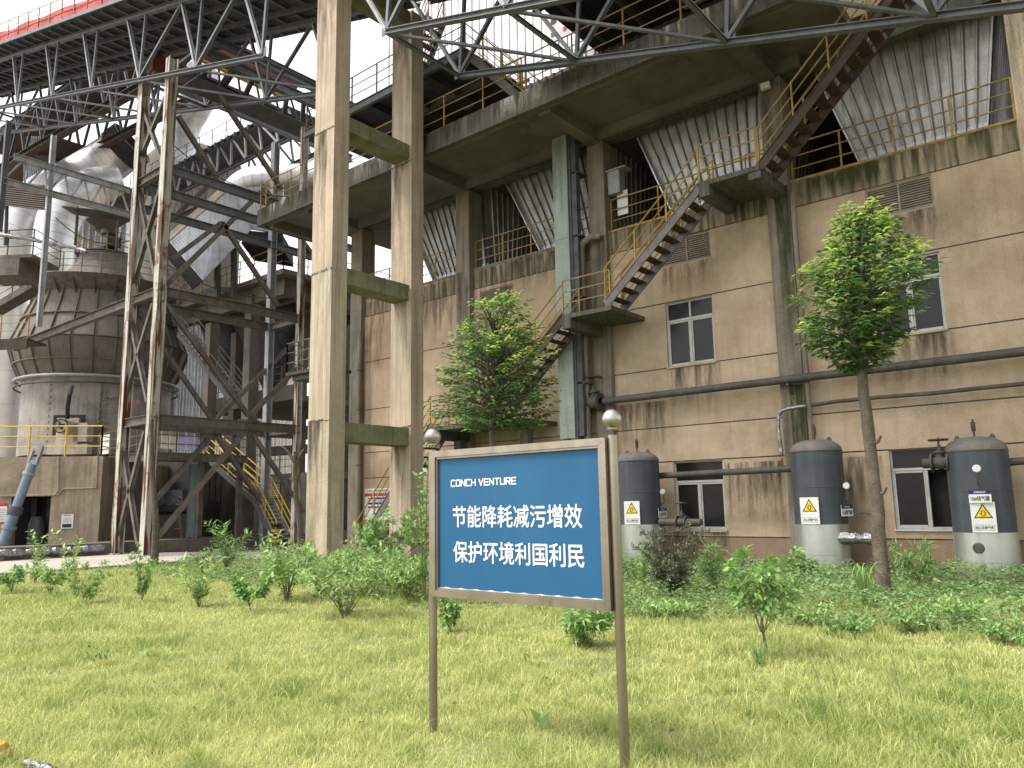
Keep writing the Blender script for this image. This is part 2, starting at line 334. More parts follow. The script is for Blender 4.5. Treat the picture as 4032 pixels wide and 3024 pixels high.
sheet('lawn', -23.2, 14, -3, 19.6, (150, 110), EARTH, lift=0., amp=.02)
o = sheet('road', -31.0, -23.2, -30, 60, (6, 60), ROADM, lift=-.02)
mb = MB(); mb.box((-23.35, -30, -.1), (-23.15, 13, .06)); tagd(obj('kerb', mb, FCONC), kind='structure')

# ------------------------------------------------------------------ MAIN BUILDING
YW = 20.0; YP = 19.8; ZT = 10.0
B = thing('industrial_building', 'long tan concrete factory hall with windows, open hopper floor and walkway slab', 'building', (-12, YW, 0))
PX = [(-1.42, -.2), (-7.2, -6.6), (-12.93, -12.33), (-18.8, -18.13), (-24.86, -24.16)]
HOLES = {  # bay -> list of openings (x0, x1, z0, z1)
    0: [(-4.77, -3.27, .86, 2.73), (-4.72, -3.27, 5.46, 7.33), (-4.76, -3.25, 8.48, 9.27)],
    1: [(-10.5, -9.0, .80, 2.71), (-10.5, -9.02, 5.46, 7.36), (-10.5, -8.97, 8.48, 9.28)],
    2: [(-17.82, -16.28, 8.45, 9.15)], 3: []}
GRO = [.62, 2.72, 3.72, 5.44, 7.39, 9.3]
bays = [(-6.6, -1.42), (-12.33, -7.2), (-18.13, -12.93), (-24.16, -18.8)]
for i, (x0, x1) in enumerate(bays):
    mb = MB(); mbb = MB(); mbt = MB(); hs_ = HOLES[i]
    xs = sorted({x0, x1, *[h[0] for h in hs_], *[h[1] for h in hs_]})
    zs = sorted({-.6, ZT, *GRO, *[h[2] for h in hs_], *[h[3] for h in hs_]})
    # merge near-equal lines
    zz = [zs[0]]
    for z in zs[1:]:
        if z-zz[-1] > .001: zz.append(z)
    g = .017
    for xa, xb in zip(xs, xs[1:]):
        for za, zb in zip(zz, zz[1:]):
            cx, cz = (xa+xb)/2, (za+zb)/2
            if any(h[0] < cx < h[1] and h[2] < cz < h[3] for h in hs_): continue
            (mbb if cz < .6 else mbt if cz > 9.3 else mb).box((xa, YW, za+(g if za in GRO else 0)), (xb, YW+.22, zb-(g if zb in GRO else 0)))
    w = obj('wall_bay', mb, WALL, B); obj('wall_foot', mbb, WALLB, w); obj('wall_top_band', mbt, WALLT, w)
    # dark joint strip behind the grooves
    for z in GRO:
        segs = [(x0, x1)]
        for h in hs_:
            if h[2]-.03 < z < h[3]+.03 and not (abs(h[2]-z) < .02 or abs(h[3]-z) < .02):
                segs = [s for a, b in segs for s in ((a, max(a, min(b, h[0]))), (min(b, max(a, h[1])), b)) if s[1]-s[0] > .01]
        gm = MB()
        for a, b in segs: gm.box((a, YW+.02, z-.02), (b, YW+.04, z+.02))
        obj('panel_joint', gm, PIPE, w)
    mb = MB(); mb.box((x0, YW-.03, ZT), (x1, YW+.3, ZT+.06)); obj('wall_coping', mb, YEL if i < 2 else PIL, B)
    mb = MB(); mb.box((x0, YW-.09, -.6), (x1, YW-.002, .02)); obj('wall_plinth', mb, SLAB, B)
    railing(B, [(x0+.05, YW+.1, ZT+.06), (x1-.05, YW+.1, ZT+.06)], 1.05, YEL, 1.45)
mb = MB(); mb.box((-.2, YW, -.6), (3.9, YW+.22, ZT)); obj('wall_bay', mb, WALL, B)
railing(B, [(-.15, YW+.1, ZT), (3.85, YW+.1, ZT)], 1.05, YEL, 1.45)
for i, (x0, x1) in enumerate(PX):
    mb = MB(); mb.box((x0, YP, -.6), (x1, YP+.7, 13.05 if i else 24)); c = obj('pilaster', mb, PIL if i else CONC, B)

def stainmat(name, c, lo=.42, hi=.7):
    m, t, b, L = nodes(name); N = t.nodes.new
    b.inputs['Base Color'].default_value = (*c, 1); b.inputs['Roughness'].default_value = .9; b.inputs['Specular IOR Level'].default_value = .1
    tc = N('ShaderNodeTexCoord'); sx = N('ShaderNodeSeparateXYZ'); L.new(tc.outputs['Generated'], sx.inputs[0])
    g = N('ShaderNodeNewGeometry'); mp = N('ShaderNodeMapping'); mp.inputs['Scale'].default_value = (3.2, 3.2, .42); L.new(g.outputs['Position'], mp.inputs[0])
    n = N('ShaderNodeTexNoise'); n.inputs['Scale'].default_value = 1.5; n.inputs['Detail'].default_value = 7; n.inputs['Roughness'].default_value = .65; L.new(mp.outputs[0], n.inputs['Vector'])
    r = N('ShaderNodeMapRange'); r.inputs[1].default_value = lo; r.inputs[2].default_value = hi; L.new(n.outputs[0], r.inputs[0])
    f = N('ShaderNodeMapRange'); f.inputs[1].default_value = .0; f.inputs[2].default_value = .95; L.new(sx.outputs[2], f.inputs[0])
    e = N('ShaderNodeMath'); e.operation = 'MULTIPLY'; L.new(sx.outputs[0], e.inputs[0]); oi = N('ShaderNodeMath'); oi.operation = 'SUBTRACT'; oi.inputs[0].default_value = 1; L.new(sx.outputs[0], oi.inputs[1]); L.new(oi.outputs[0], e.inputs[1])
    e2 = N('ShaderNodeMapRange'); e2.inputs[1].default_value = 0; e2.inputs[2].default_value = .09; L.new(e.outputs[0], e2.inputs[0])
    m1 = N('ShaderNodeMath'); m1.operation = 'MULTIPLY'; L.new(r.outputs[0], m1.inputs[0]); L.new(f.outputs[0], m1.inputs[1])
    m2 = N('ShaderNodeMath'); m2.operation = 'MULTIPLY'; L.new(m1.outputs[0], m2.inputs[0]); L.new(e2.outputs[0], m2.inputs[1])
    tr = N('ShaderNodeBsdfTransparent'); mx = N('ShaderNodeMixShader'); L.new(m2.outputs[0], mx.inputs[0]); L.new(tr.outputs[0], mx.inputs[1]); L.new(b.outputs[0], mx.inputs[2]); L.new(mx.outputs[0], t.nodes['Material Output'].inputs[0])
    return m
ST_DARK = stainmat('dark_water_stain', (.075, .062, .045)); ST_RUST = stainmat('rust_stain', (.23, .115, .055), .44, .74); ST_MOSS = stainmat('moss_stain', (.055, .06, .025), .36, .56); ST_LIME = stainmat('lime_stain', (.42, .40, .33), .46, .62)
def stain(parent, x0, x1, zt, zb_, y, m):
    mb = MB(); mb.add([(x0, y, zb_), (x1, y, zb_), (x1, y, zt), (x0, y, zt)], [(0, 1, 2, 3)]); return obj('stain', mb, m, parent)
for x0, x1, zt, zb_, y, m in ((-10.6, -8.9, 8.45, 7.42, YW-.004, ST_RUST), (-10.7, -8.85, 5.4, 3.9, YW-.004, ST_DARK), (-4.85, -3.2, 8.45, 7.45, YW-.004, ST_DARK), (-4.9, -3.1, 5.4, 4.0, YW-.004, ST_DARK),
        (-6.55, -4.2, 9.98, 9.25, YW-.006, ST_MOSS), (-5.2, -1.5, 9.98, 9.3, YW-.004, ST_DARK), (-12.3, -7.3, 9.98, 9.3, YW-.004, ST_DARK), (-18.1, -13, 9.95, 8.6, YW-.004, ST_DARK), (-18.1, -16.4, 8.3, 5.6, YW-.005, ST_DARK),
        (-24.1, -22.9, 9.9, 5.5, YW-.004, ST_RUST), (-22.8, -18.9, 9.9, 7.4, YW-.005, ST_DARK), (-12.3, -10.6, 4.5, 3.0, YW-.004, ST_DARK), (-9.0, -7.25, 2.6, .7, YW-.005, ST_DARK), (-6.5, -4.9, 2.6, .7, YW-.005, ST_DARK),
        (-10.6, -8.9, .78, -.1, YW-.005, ST_DARK),
        (-7.0, -6.6, 9.9, 4.7, YP-.004, ST_MOSS), (-6.98, -6.6, 4.5, 0, YP-.004, ST_MOSS), (-7.2, -6.6, 13.0, 9.8, YP-.005, ST_DARK), (-12.93, -12.33, 9.9, 5, YP-.004, ST_DARK), (-18.8, -18.13, 10, 6, YP-.004, ST_DARK), (-1.42, -.2, 14, 9, YP-.004, ST_DARK)):
    stain(B, x0, x1, zt, zb_, y, m)
# windows
def window(x0, x1, z0, z1, trans_top=True, open_right=False, m=WFRM, div=.28):
    y = YW+.07; t = .042; mb = MB()
    mb.box((x0, y, z0), (x0+t, y+.09, z1)); mb.box((x1-t, y, z0), (x1, y+.09, z1))
    mb.box((x0+t, y, z0), (x1-t, y+.09, z0+t)); mb.box((x0+t, y, z1-t), (x1-t, y+.09, z1))
    zm = z1-(z1-z0)*div; xm = (x0+x1)/2
    mb.box((x0+t, y+.01, zm-.03), (x1-t, y+.08, zm+.03))
    if trans_top: mb.box((xm-.025, y+.012, zm+.04), (xm+.025, y+.078, z1-t))
    mb.box((xm-.026, y-.006, z0+t), (xm+.026, y+.086, zm-.04))
    for a, b in ((x0+t, xm-.035), (xm+.035, x1-t)):
        if open_right and a > xm: continue
        mb.box((a, y+.012, z0+t), (a+.032, y+.07, zm-.04)); mb.box((b-.032, y+.012, z0+t), (b, y+.07, zm-.04))
        mb.box((a+.045, y+.012, z0+t), (b-.045, y+.07, z0+t+.045)); mb.box((a+.045, y+.012, zm-.085), (b-.045, y+.07, zm-.04))
    w = obj('window', mb, m, B)
    mb = MB(); mb.box((x0+.02, y+.045, z0+.02), ((xm if open_right else x1-.02), y+.05, zm)); mb.box((x0+.02, y+.047, zm), (x1-.02, y+.052, z1-.02)); obj('pane', mb, GLASS, w)
    mb = MB(); mb.box((x0-.03, YW-.05, z0-.05), (x1+.03, y, z0)); obj('sill', mb, m if open_right else WALL, w)
    mb = MB(); mb.box((x0-.1, YW+.4, z0-.1), (x1+.1, YW+.42, z1+.1)); obj('dark_room_sheet', mb, BLACK, w)  # black sheet standing in for the unlit room behind the window
window(-4.77, -3.27, .86, 2.73, False, True, div=.26); window(-10.5, -9.0, .80, 2.71, False, div=.30)
window(-4.72, -3.27, 5.46, 7.33); window(-10.5, -9.02, 5.46, 7.36)
for (x0, x1, z0, z1) in ((-4.76, -3.25, 8.48, 9.27), (-10.5, -8.97, 8.48, 9.28), (-17.82, -16.28, 8.45, 9.15)):
    y = YW+.03; t = .05; mb = MB(); xm = (x0+x1)/2
    for a, b, c_, d_ in ((x0, x0+t, z0, z1), (x1-t, x1, z0, z1), (xm-t/2, xm+t/2, z0+t, z1-t), (x0+t, x1-t, z0, z0+t), (x0+t, x1-t, z1-t, z1)):
        mb.box((a, y, c_), (b, y+.07, d_))
    lv = obj('louvre_vent', mb, LOUV, B); sl = MB()
    for a, b in ((x0+t, xm-t/2), (xm+t/2, x1-t)):
        n = 11
        for k in range(n):
            z = z0+t+(z1-z0-2*t)*(k+.2)/n; sl.obox((a, y+.015, z), (b-a, 0, 0), (0, .045, .05), (0, .006, -.008))
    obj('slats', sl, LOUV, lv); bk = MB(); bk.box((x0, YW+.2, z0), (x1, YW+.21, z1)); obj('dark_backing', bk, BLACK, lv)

# interior floor, back wall, end wall, inner columns
mb = MB(); mb.box((-24.8, YW+.3, 9.6), (4, 27.5, 9.9)); obj('hopper_floor', mb, SOFF, B)
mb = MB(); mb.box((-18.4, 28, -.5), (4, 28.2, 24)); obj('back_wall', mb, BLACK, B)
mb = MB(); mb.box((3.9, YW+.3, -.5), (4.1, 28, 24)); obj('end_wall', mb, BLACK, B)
mb = MB(); mb.box((-24.9, YW+.25, -.5), (-24.7, 28, 9.55)); obj('end_wall', mb, FCONC, B)
for x0, x1 in PX[1:]:
    mb = MB(); mb.box((x0, 25.5, 9.9), (x1, 26.1, 13.1)); obj('inner_column', mb, SOFF, B)
for (x0, x1) in bays:     # wall between floors seen below hoppers
    mb = MB(); mb.box((x0-.6, YW+.001, 13.1), (x1, YW+.4, 13.7)); obj('edge_beam', mb, SLAB, B)

# walkway slab
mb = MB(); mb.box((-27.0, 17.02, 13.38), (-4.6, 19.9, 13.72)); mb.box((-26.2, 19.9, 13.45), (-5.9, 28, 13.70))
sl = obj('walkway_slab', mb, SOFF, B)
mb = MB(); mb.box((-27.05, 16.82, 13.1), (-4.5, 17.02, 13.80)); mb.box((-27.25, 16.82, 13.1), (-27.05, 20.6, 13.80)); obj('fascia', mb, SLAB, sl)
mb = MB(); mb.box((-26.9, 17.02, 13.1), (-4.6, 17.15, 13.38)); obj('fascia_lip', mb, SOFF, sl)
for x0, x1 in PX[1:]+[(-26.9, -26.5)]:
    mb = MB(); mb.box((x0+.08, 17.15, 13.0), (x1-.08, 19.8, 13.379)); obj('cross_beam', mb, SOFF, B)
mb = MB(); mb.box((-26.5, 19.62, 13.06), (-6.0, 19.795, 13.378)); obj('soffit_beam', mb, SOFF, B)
for x, y in ((-18.9, 18.2), (-14.2, 17.9), (-8.6, 17.9)):      # broken sockets in the soffit
    mb = MB(); mb.lathe((x, y, 13.37), [(.30, 0), (.26, -.035), (.2, -.02), (.14, .008), (0, .008)], 18); obj('soffit_socket', mb, SOFF, sl, smooth=True)
for k in range(9): stain(sl, -27+k*2.5, -24.6+k*2.5, 13.8, 13.12, 16.815, (ST_MOSS, ST_DARK, ST_LIME)[k % 3])
for k in range(11): stain(sl, -26.5+k*2.0, -25.1+k*2.0, 13.8, 13.1, 16.812, (ST_LIME, ST_DARK, ST_DARK)[k % 3])
railing(sl, [(-26.8, 16.92, 13.8), (-4.6, 16.92, 13.8)], 1.15, YEL, 1.75)
railing(sl, [(-27.15, 16.9, 13.8), (-27.15, 20.4, 13.8)], 1.15, YEL, 1.5)
# brown siding wall on the walkway and dark upper storey
mb = MB(); mb.ribbed((-23.4, 20.5, 13.72), (2, 20.5, 13.72), (2, 20.5, 16.6), (-23.4, 20.5, 16.6), 75, .05, (0, -1, 0), .45); obj('siding_wall', mb, SIDING, B)
mb = MB(); mb.box((-13.2, 17.6, 17.1), (4, 28, 17.35)); uf = obj('upper_floor', mb, BLACK, B)
for k in range(9):
    mb = MB(); mb.ibeam((-12.4+k*1.45, 17.5, 16.9), (-12.4+k*1.45, 20.4, 16.9), .16, .34); obj('floor_joist', mb, STEELD, B)
mb = MB(); mb.ibeam((-13.2, 17.5, 16.92), (3, 17.5, 16.92), .2, .4); obj('floor_girder', mb, STEELD, B)
mb = MB(); mb.obox((-13.25, 17.5, 17.4), (-1.6, 0, 3.2), (0, 8, 0), (.2, 0, .1)); mb.box((-13.0, 17.55, 17.4), (4, 17.6, 20.5)); obj('upper_cladding', mb, SIDING, B)
for k, x in enumerate((-20.2, -17.3, -14.6, -10.8)):
    mb = MB(); mb.box((x, 20.3, 14.9), (x+.5, 20.44, 15.7)); obj('switch_box', mb, STEELD, B)
for x in (-21.3, -18.4, -16.2, -9.3, -7.0):
    mb = MB(); mb.beam((x, 19.9, 16.35), (x+.9, 19.9, 16.35), .12, .06); obj('tube_light', mb, STEELL, B)
# beige upper beam beside the top stair
mb = MB(); mb.box((-5.9, 20.0, 14.0), (3.9, 20.3, 15.2)); mb.box((-5.85, 19.75, 13.72), (-5.55, 20.0, 14.6)); obj('upper_beam', mb, WALL, B)

# upper steel platform, its stairs and the pale sheet building behind
U = thing('steel_platform', 'high grey steel landing with rusty rails above the concrete walkway', 'platform', (-18, 18.3, 16.4))
mb = MB(); mb.box((-24.5, 17.1, 16.42), (-15.9, 20.4, 16.5)); obj('deck', mb, STEELD, U)
for p, q in (((-24.5, 17.1, 16.3), (-15.9, 17.1, 16.3)), ((-15.9, 17.1, 16.3), (-15.9, 20.4, 16.3)), ((-24.5, 18.8, 16.25), (-15.9, 18.8, 16.25))):
    mb = MB(); mb.ibeam(p, q, .14, .3); obj('edge_beam', mb, STEEL, U)
for k in range(6):
    mb = MB(); mb.ibeam((-23.6+k*1.5, 17.2, 16.26), (-23.6+k*1.5, 20.3, 16.26), .1, .26); obj('joist', mb, STEELD, U)
ROR = mat('rusty_orange_rail', (.30, .13, .06), (.19, .08, .04), .75, .1, scale=4)
railing(U, [(-24.4, 17.12, 16.5), (-15.95, 17.12, 16.5)], 1.15, ROR, 1.5)
railing(U, [(-24.4, 20.3, 16.5), (-15.95, 20.3, 16.5)], 1.15, ROR, 1.5)
def stair(name, label, p0, p1, width_dir, n, strm, trm, railm, parent=None, rails=(0, 1), rh=1.05, sth=.26):
    """flight from p0 (bottom, outer) to p1 (top, outer); width_dir = vector to the inner stringer"""
    p0, p1, w = Vector(p0), Vector(p1), Vector(width_dir)
    t = parent or thing(name, label, 'stairs', p0)
    for k in (0, 1):
        mb = MB(); mb.beam(p0+w*k, p1+w*k, .045, sth)
        mb.beam(p0+w*k+Vector((0, 0, sth*.5)), p1+w*k+Vector((0, 0, sth*.5)), .09, .02); obj('stringer', mb, strm, t)
    run = Vector((p1.x-p0.x, p1.y-p0.y, 0)).normalized()
    for i in range(n):
        c = p0.lerp(p1, (i+.6)/n); mb = MB(); mb.obox(c-run*.14+w*.03, w*.94, run*.27, (0, 0, .035)); obj('tread', mb, trm, t)
    for k in rails:
        mb = MB()
        L = (p1-p0).length; m = max(2, round(L/1.3))
        for i in range(m+1):
            b = p0.lerp(p1, i/m)+w*k; mb.beam(b, b+Vector((0, 0, rh)), .042, .042, ref=(0, 1, 0))
        for j in (1, 2, 3):
            z = Vector((0, 0, rh*j/3)); mb.tube([p0+w*k+z, p1+w*k+z], .024 if j == 3 else .018, 6)
        obj('railing', mb, railm, t)
    return t
stair('steel_stair', 'upper stair dropping from the high landing to the walkway slab', (-13.6, 17.35, 13.85), (-16.0, 17.35, 16.5), (0, .9, 0), 12, STRG, STEELD, YEL)
stair('steel_stair', 'dark steep stair rising from the high landing between the two tall columns', (-21.6, 19.0, 16.5), (-19.4, 19.0, 20.2), (0, .8, 0), 14, STEELD, STEELD, ROR)
V_ = thing('clad_tower', 'tall building clad in pale vertical metal sheet above the walkway', 'building', (-20, 24, 16))
mb = MB(); mb.ribbed((-26, 22.5, 13.7), (-8, 22.5, 13.7), (-8, 22.5, 34), (-26, 22.5, 34), 44, .06, (0, -1, 0), .3); obj('sheet_wall', mb, GALV, V_)
mb = MB(); mb.ribbed((-26, 30, 13.7), (-26, 22.5, 13.7), (-26, 22.5, 34), (-26, 30, 34), 16, .06, (-1, 0, 0), .3); obj('sheet_wall', mb, GALV, V_)
pb = thing('poster_board', 'white safety poster with yellow heading and rows of small pictograms', 'poster', (-15, 21.2, 17.4))
PB = [P(1180, 132, Y=21.2), P(1338, 82, Y=21.2)]
ex = Vector((1, 0, 0)); o0 = Vector((PB[0].x, 21.2, 18.35)); Wp = 5.0
mb = MB(); mb.obox(o0, (Wp, 0, 0), (0, .04, 0), (0, 0, 2.1)); obj('board', mb, PLATE, pb)
mb = MB(); mb.obox(o0+Vector((0, -.006, 1.62)), (Wp, 0, 0), (0, .003, 0), (0, 0, .45)); obj('heading_band', mb, WARN, pb)
pic = [BLUE, BLK, RED, GREEN]
for i in range(9):
    for j in range(3):
        mb = MB(); c = o0+Vector((.25+i*.53, -.006, .2+j*.48)); s_ = .2+.08*((i*3+j) % 3)
        if (i+j) % 2: mb.lathe(c+Vector((s_/2, 0, s_/2)), [(s_*.5, 0), (s_*.5, .004), (0, .004)], 12, axis=(0, -1, 0))
        else: mb.obox(c, (s_, 0, 0), (0, .003, 0), (0, 0, s_))
        obj('pictogram', mb, pic[(i*2+j) % 4], pb)

# hoppers
HL = [(-6.1, -5.05), (-11.75, -10.55), (-17.3, -15.75), (-22.6, -21.1)]
hl = ['silver ribbed steel hopper at the right end beyond the top flight', 'silver ribbed steel hopper behind the stair landing right of the green duct',
      'silver ribbed steel hopper behind the pale green duct', 'silver ribbed steel hopper just right of the tall column']
for i, (xt, xb) in enumerate(HL):
    H = thing('hopper', hl[i], 'hopper', (xb+1.45, 21.5, 10.4), 'ribbed steel hoppers under the walkway')
    wt, wb = 4.55, 2.95; yt, yb = 20.62, 21.05; zt, zb = 13.95, 10.45; xtr, xbr = xt+wt, xb+wb; D = 4.6; d2 = 3.2
    mb = MB(); mb.ribbed((xt, yt, zt), (xtr, yt, zt), (xbr, yb, zb), (xb, yb, zb), 13, .02, (0, -1, -.1), .25); obj('front_sheet', mb, GALVD, H)
    mb = MB(); mb.ribbed((xtr, yt, zt), (xtr, yt+D, zt), (xbr, yb+d2, zb), (xbr, yb, zb), 13, .035, (1, 0, -.3), .25); obj('side_sheet', mb, GALVD, H)
    mb = MB(); mb.ribbed((xt, yt+D, zt), (xt, yt, zt), (xb, yb, zb), (xb, yb+d2, zb), 13, .035, (-1, 0, -.3), .25); obj('side_sheet', mb, GALVD, H)
    mb = MB()
    for k in range(1, 13): t = k/13; mb.beam((xt+(xtr-xt)*t, yt-.035, zt), (xb+(xbr-xb)*t, yb-.035, zb), .03, .045, ref=(0, 1, 0))
    obj('standing_seam', mb, STEEL, H)
    mb = MB(); mb.beam((xt, yt-.03, zt), (xb, yb-.03, zb), .04, .34, ref=(0, 1, 0)); mb.beam((xtr, yt-.03, zt), (xbr, yb-.03, zb), .04, .2, ref=(0, 1, 0)); mb.beam((xb, yb-.045, zb+.06), (xbr, yb-.045, zb+.06), .02, .16); obj('corner_trim', mb, GALV, H)
    mb = MB(); mb.box((xb, yb, zb-.03), (xbr, yb+d2, zb)); obj('bottom_plate', mb, GALVD, H)

# ------------------------------------------------------------------ EXTERNAL STAIR
YF, YI = 18.17, 19.05
ST = thing('external_staircase', 'rusty steel stair with yellow rails zigzagging up the concrete wall on concrete landings', 'stairs', (-12, 18.6, 0))
FL = [((-22.3, YF, .0), (-18.5, YF, 4.2), 15, STRG), ((-16.1, YF, 4.2), (-12.9, YF, 7.02), 12, BROWN), ((-11.4, YF, 7.18), (-8.35, YF, 9.82), 11, STRG), ((-6.72, YF, 9.86), (-3.0, YF, 13.4), 14, BROWN)]
for p, q, n, m_ in FL: stair('', '', p, q, (0, YI-YF, 0), n, m_, BROWN, YEL, parent=ST, rails=(0, 1))
for x0, x1, z, ra in ((-18.5, -14.55, 4.2, -16.1), (-12.9, -11.2, 7.1, None), (-8.36, -6.72, 9.92, None)):
    mb = MB(); mb.box((x0, YF-.06, z-.13), (x1, YW-.003, z)); mb.box((x0, YF-.06, z-.42), (x0+.3, YP-.003, z-.131)); L_ = obj('landing', mb, SLAB, ST)
    if ra: railing(ST, [(x0, YF, z), (ra, YF, z)], 1.05, YEL, 1.2)
    else: railing(ST, [(x0, YF, z), (x1-.05, YF, z)], 1.05, YEL, 1.1)
    if not ra: railing(ST, [(x0+.9, 19.15, z), (x0+1.5, 19.15, z)], .85, YEL, .6, n_rails=2)
mb = MB(); mb.box((-15.3, 19.0, -.3), (-15.0, 19.3, 4.06)); mb.box((-18.2, 19.0, -.3), (-17.9, 19.3, 3.77)); obj('landing_post', mb, SLAB, ST)
mb = MB(); mb.box((-7.03, YF-.02, 9.6), (-6.7, YP, 9.92)); obj('landing_bracket', mb, SLAB, ST)

# ------------------------------------------------------------------ things on the wall
G = thing('cable_duct', 'pale green painted metal duct running up the wall to the soffit', 'duct', (-13.6, 19.3, 3.5))
mb = MB()
for z0, z1 in ((3.55, 6.3), (6.31, 9.9), (9.91, 13.375)): mb.box((-13.88, 19.2, z0), (-13.32, 19.24, z1)); mb.box((-13.88, 19.24, z0), (-13.85, 19.75, z1))
obj('casing', mb, GREEN, G); mb = MB(); mb.box((-13.34, 19.26, 3.56), (-13.24, 19.6, 13.37)); mb.box((-13.3, 19.3, 3.6), (-13.05, 19.5, 13.3)); obj('cable_bundle', mb, STEELD, G)
mb = MB()
for z in (5.2, 7.9, 9.9, 12): mb.box((-13.9, 19.3, z), (-12.95, 19.8, z+.05))
obj('bracket', mb, PIPE, G)
DP = thing('drain_pipe', 'stained concrete coloured downpipe beside the pale green duct', 'pipe', (-12.98, 19.5, 0))
mb = MB(); mb.tube([(-13.1, 19.55, -.2), (-13.1, 19.55, 9.55), (-13.0, 19.55, 9.75), (-12.7, 19.55, 9.85), (-12.5, 19.7, 9.85)], .11, 12); obj('pipe_run', mb, PIL, DP, True)
DP = thing('drain_pipe', 'pale downpipe on the dark mossy pilaster beside the tree', 'pipe', (-6.5, 19.75, 0))
mb = MB(); mb.tube([(-6.47, 19.72, 4.4), (-6.47, 19.72, 9.6)], .07, 10); mb.tube([(-6.47, 19.72, -.2), (-6.47, 19.72, 4.4)], .06, 10); obj('pipe_run', mb, PIL, DP, True)
DP = thing('corrugated_conduit', 'weathered ribbed pipe standing against the wall by the low stair', 'pipe', (-23.9, 19.6, 0))
mb = MB(); pts = []; rs = []
for k in range(130): pts.append((-24.0+.02*math.sin(k*.05), 19.62, -.1+k*.067)); rs.append(.10 if k % 2 else .086)
mb.tube(pts, rs, 10); obj('ribbed_pipe', mb, PIL, DP, True)
mb = MB(); [mb.lathe((-24.0, 19.62, z), [(.115, 0), (.125, .02), (.115, .04)], 12) for z in (3.2, 5.4, 7.0)]; obj('strap', mb, PIPE, DP)
# big pipe with gate valve
def valve(parent, c, ax, r, wheel_h=.42):
    c, ax = Vector(c), Vector(ax).normalized(); mb = MB()
    mb.lathe(c-ax*r*1.6, [(r*.9, 0), (r*1.9, 0), (r*1.9, r*.35), (r*1.1, r*.35), (r*1.35, r*1.6), (r*1.1, r*2.85), (r*1.9, r*2.85), (r*1.9, r*3.2), (r*.9, r*3.2)], 16, axis=ax)
    mb.lathe(c+Vector((0, 0, r*.8)), [(r*.8, 0), (r*.75, r*1.1), (r*1.2, r*1.15), (r*1.2, r*1.5), (r*.5, r*1.6), (r*.35, r*2.6), (r*.1, r*2.6)], 14)
    b = obj('valve_body', mb, PIPE, parent, True)
    mb = MB(); zt = c.z+wheel_h; mb.tube([(c.x, c.y, c.z+r*2), (c.x, c.y, zt+.05)], .02, 8)
    R_ = r*1.7; mb.tube([(c.x+R_*math.cos(t), c.y+R_*math.sin(t), zt) for t in np.linspace(0, 2*math.pi, 19)], .022, 6)
    for k in range(3): a = k*math.pi/3; mb.tube([(c.x-R_*math.cos(a), c.y-R_*math.sin(a), zt), (c.x+R_*math.cos(a), c.y+R_*math.sin(a), zt)], .014, 5)
    obj('hand_wheel', mb, BROWN, b, True)
BP = thing('wall_pipe', 'thick dusty pipe with gate valve running across the wall above the tanks', 'pipe', (-6, 19.6, 4.64))
mb = MB(); mb.tube([(-12.5, 19.6, 4.62), (2, 19.6, 4.66)], .105, 16); obj('pipe_run', mb, PIPE, BP, True)
valve(BP, (-12.85, 19.6, 4.62), (1, 0, 0), .15, .78)
mb = MB(); mb.tube([(-13.15, 19.6, 4.62), (-13.42, 19.6, 4.62)], .17, 14); obj('end_flange', mb, PIPE, BP, True)
for x in (-12.6, -6.9): mb = MB(); mb.beam((x, 19.6, 4.5), (x, 19.98, 4.1), .06, .06); mb.beam((x, 19.5, 4.5), (x, 19.98, 4.5), .06, .05); obj('wall_bracket', mb, STEELD, BP)
SP = thing('wall_pipe', 'slim dark sagging pipe lower on the wall right of the mossy pilaster', 'pipe', (-3, 19.7, 3.9))
pts = [P(1742, 876, Y=19.75)]+[P(x, y, Y=19.75) for x, y in ((1765, 874), (1800, 868), (1900, 858), (2010, 850), (2120, 838), (2212, 829), (2400, 806))]
mb = MB(); mb.tube(pts, .05, 10); obj('pipe_run', mb, PIPE, SP, True)
FP = thing('foil_wrapped_pipe', 'small pipe wrapped in crumpled silver foil dropping beside the mossy pilaster', 'pipe', (-6.9, 19.5, 2.7))
pts = [P(x, y, Y=19.55) for x, y in ((1742, 877), (1722, 879), (1703, 883), (1688, 888), (1682, 898), (1681, 925), (1685, 960), (1689, 990))]
pts2 = []; rs = []
for a, b in zip(pts, pts[1:]):
    for t in (0, .25, .5, .75): pts2.append(a.lerp(b, t)+Vector((random.uniform(-.008, .008),)*3)); rs.append(.05+random.uniform(-.008, .01))
mb = MB(); mb.tube(pts2, rs, 10); obj('foil_sleeve', mb, FOIL, FP); mb = MB(); mb.tube([pts[-1], P(1691, 1015, Y=19.5)], .02, 8); obj('bare_end', mb, PIPE, FP)
LP = thing('wall_pipe', 'pipe running low across the window between the left and middle tank', 'pipe', (-8.5, 19.4, 2.3))
mb = MB(); mb.tube([P(1405, 1029, Y=19.35), P(1720, 1012, Y=19.35)], .085, 14); obj('pipe_run', mb, PIPE, LP, True)
LP = thing('wall_pipe', 'short pipe leaving the right tank towards the picture edge', 'pipe', (-1.5, 19.4, 2.3))
mb = MB(); mb.tube([P(2170, 999, Y=19.2), P(2330, 985, Y=19.2)], .085, 14); obj('pipe_run', mb, PIPE, LP, True)
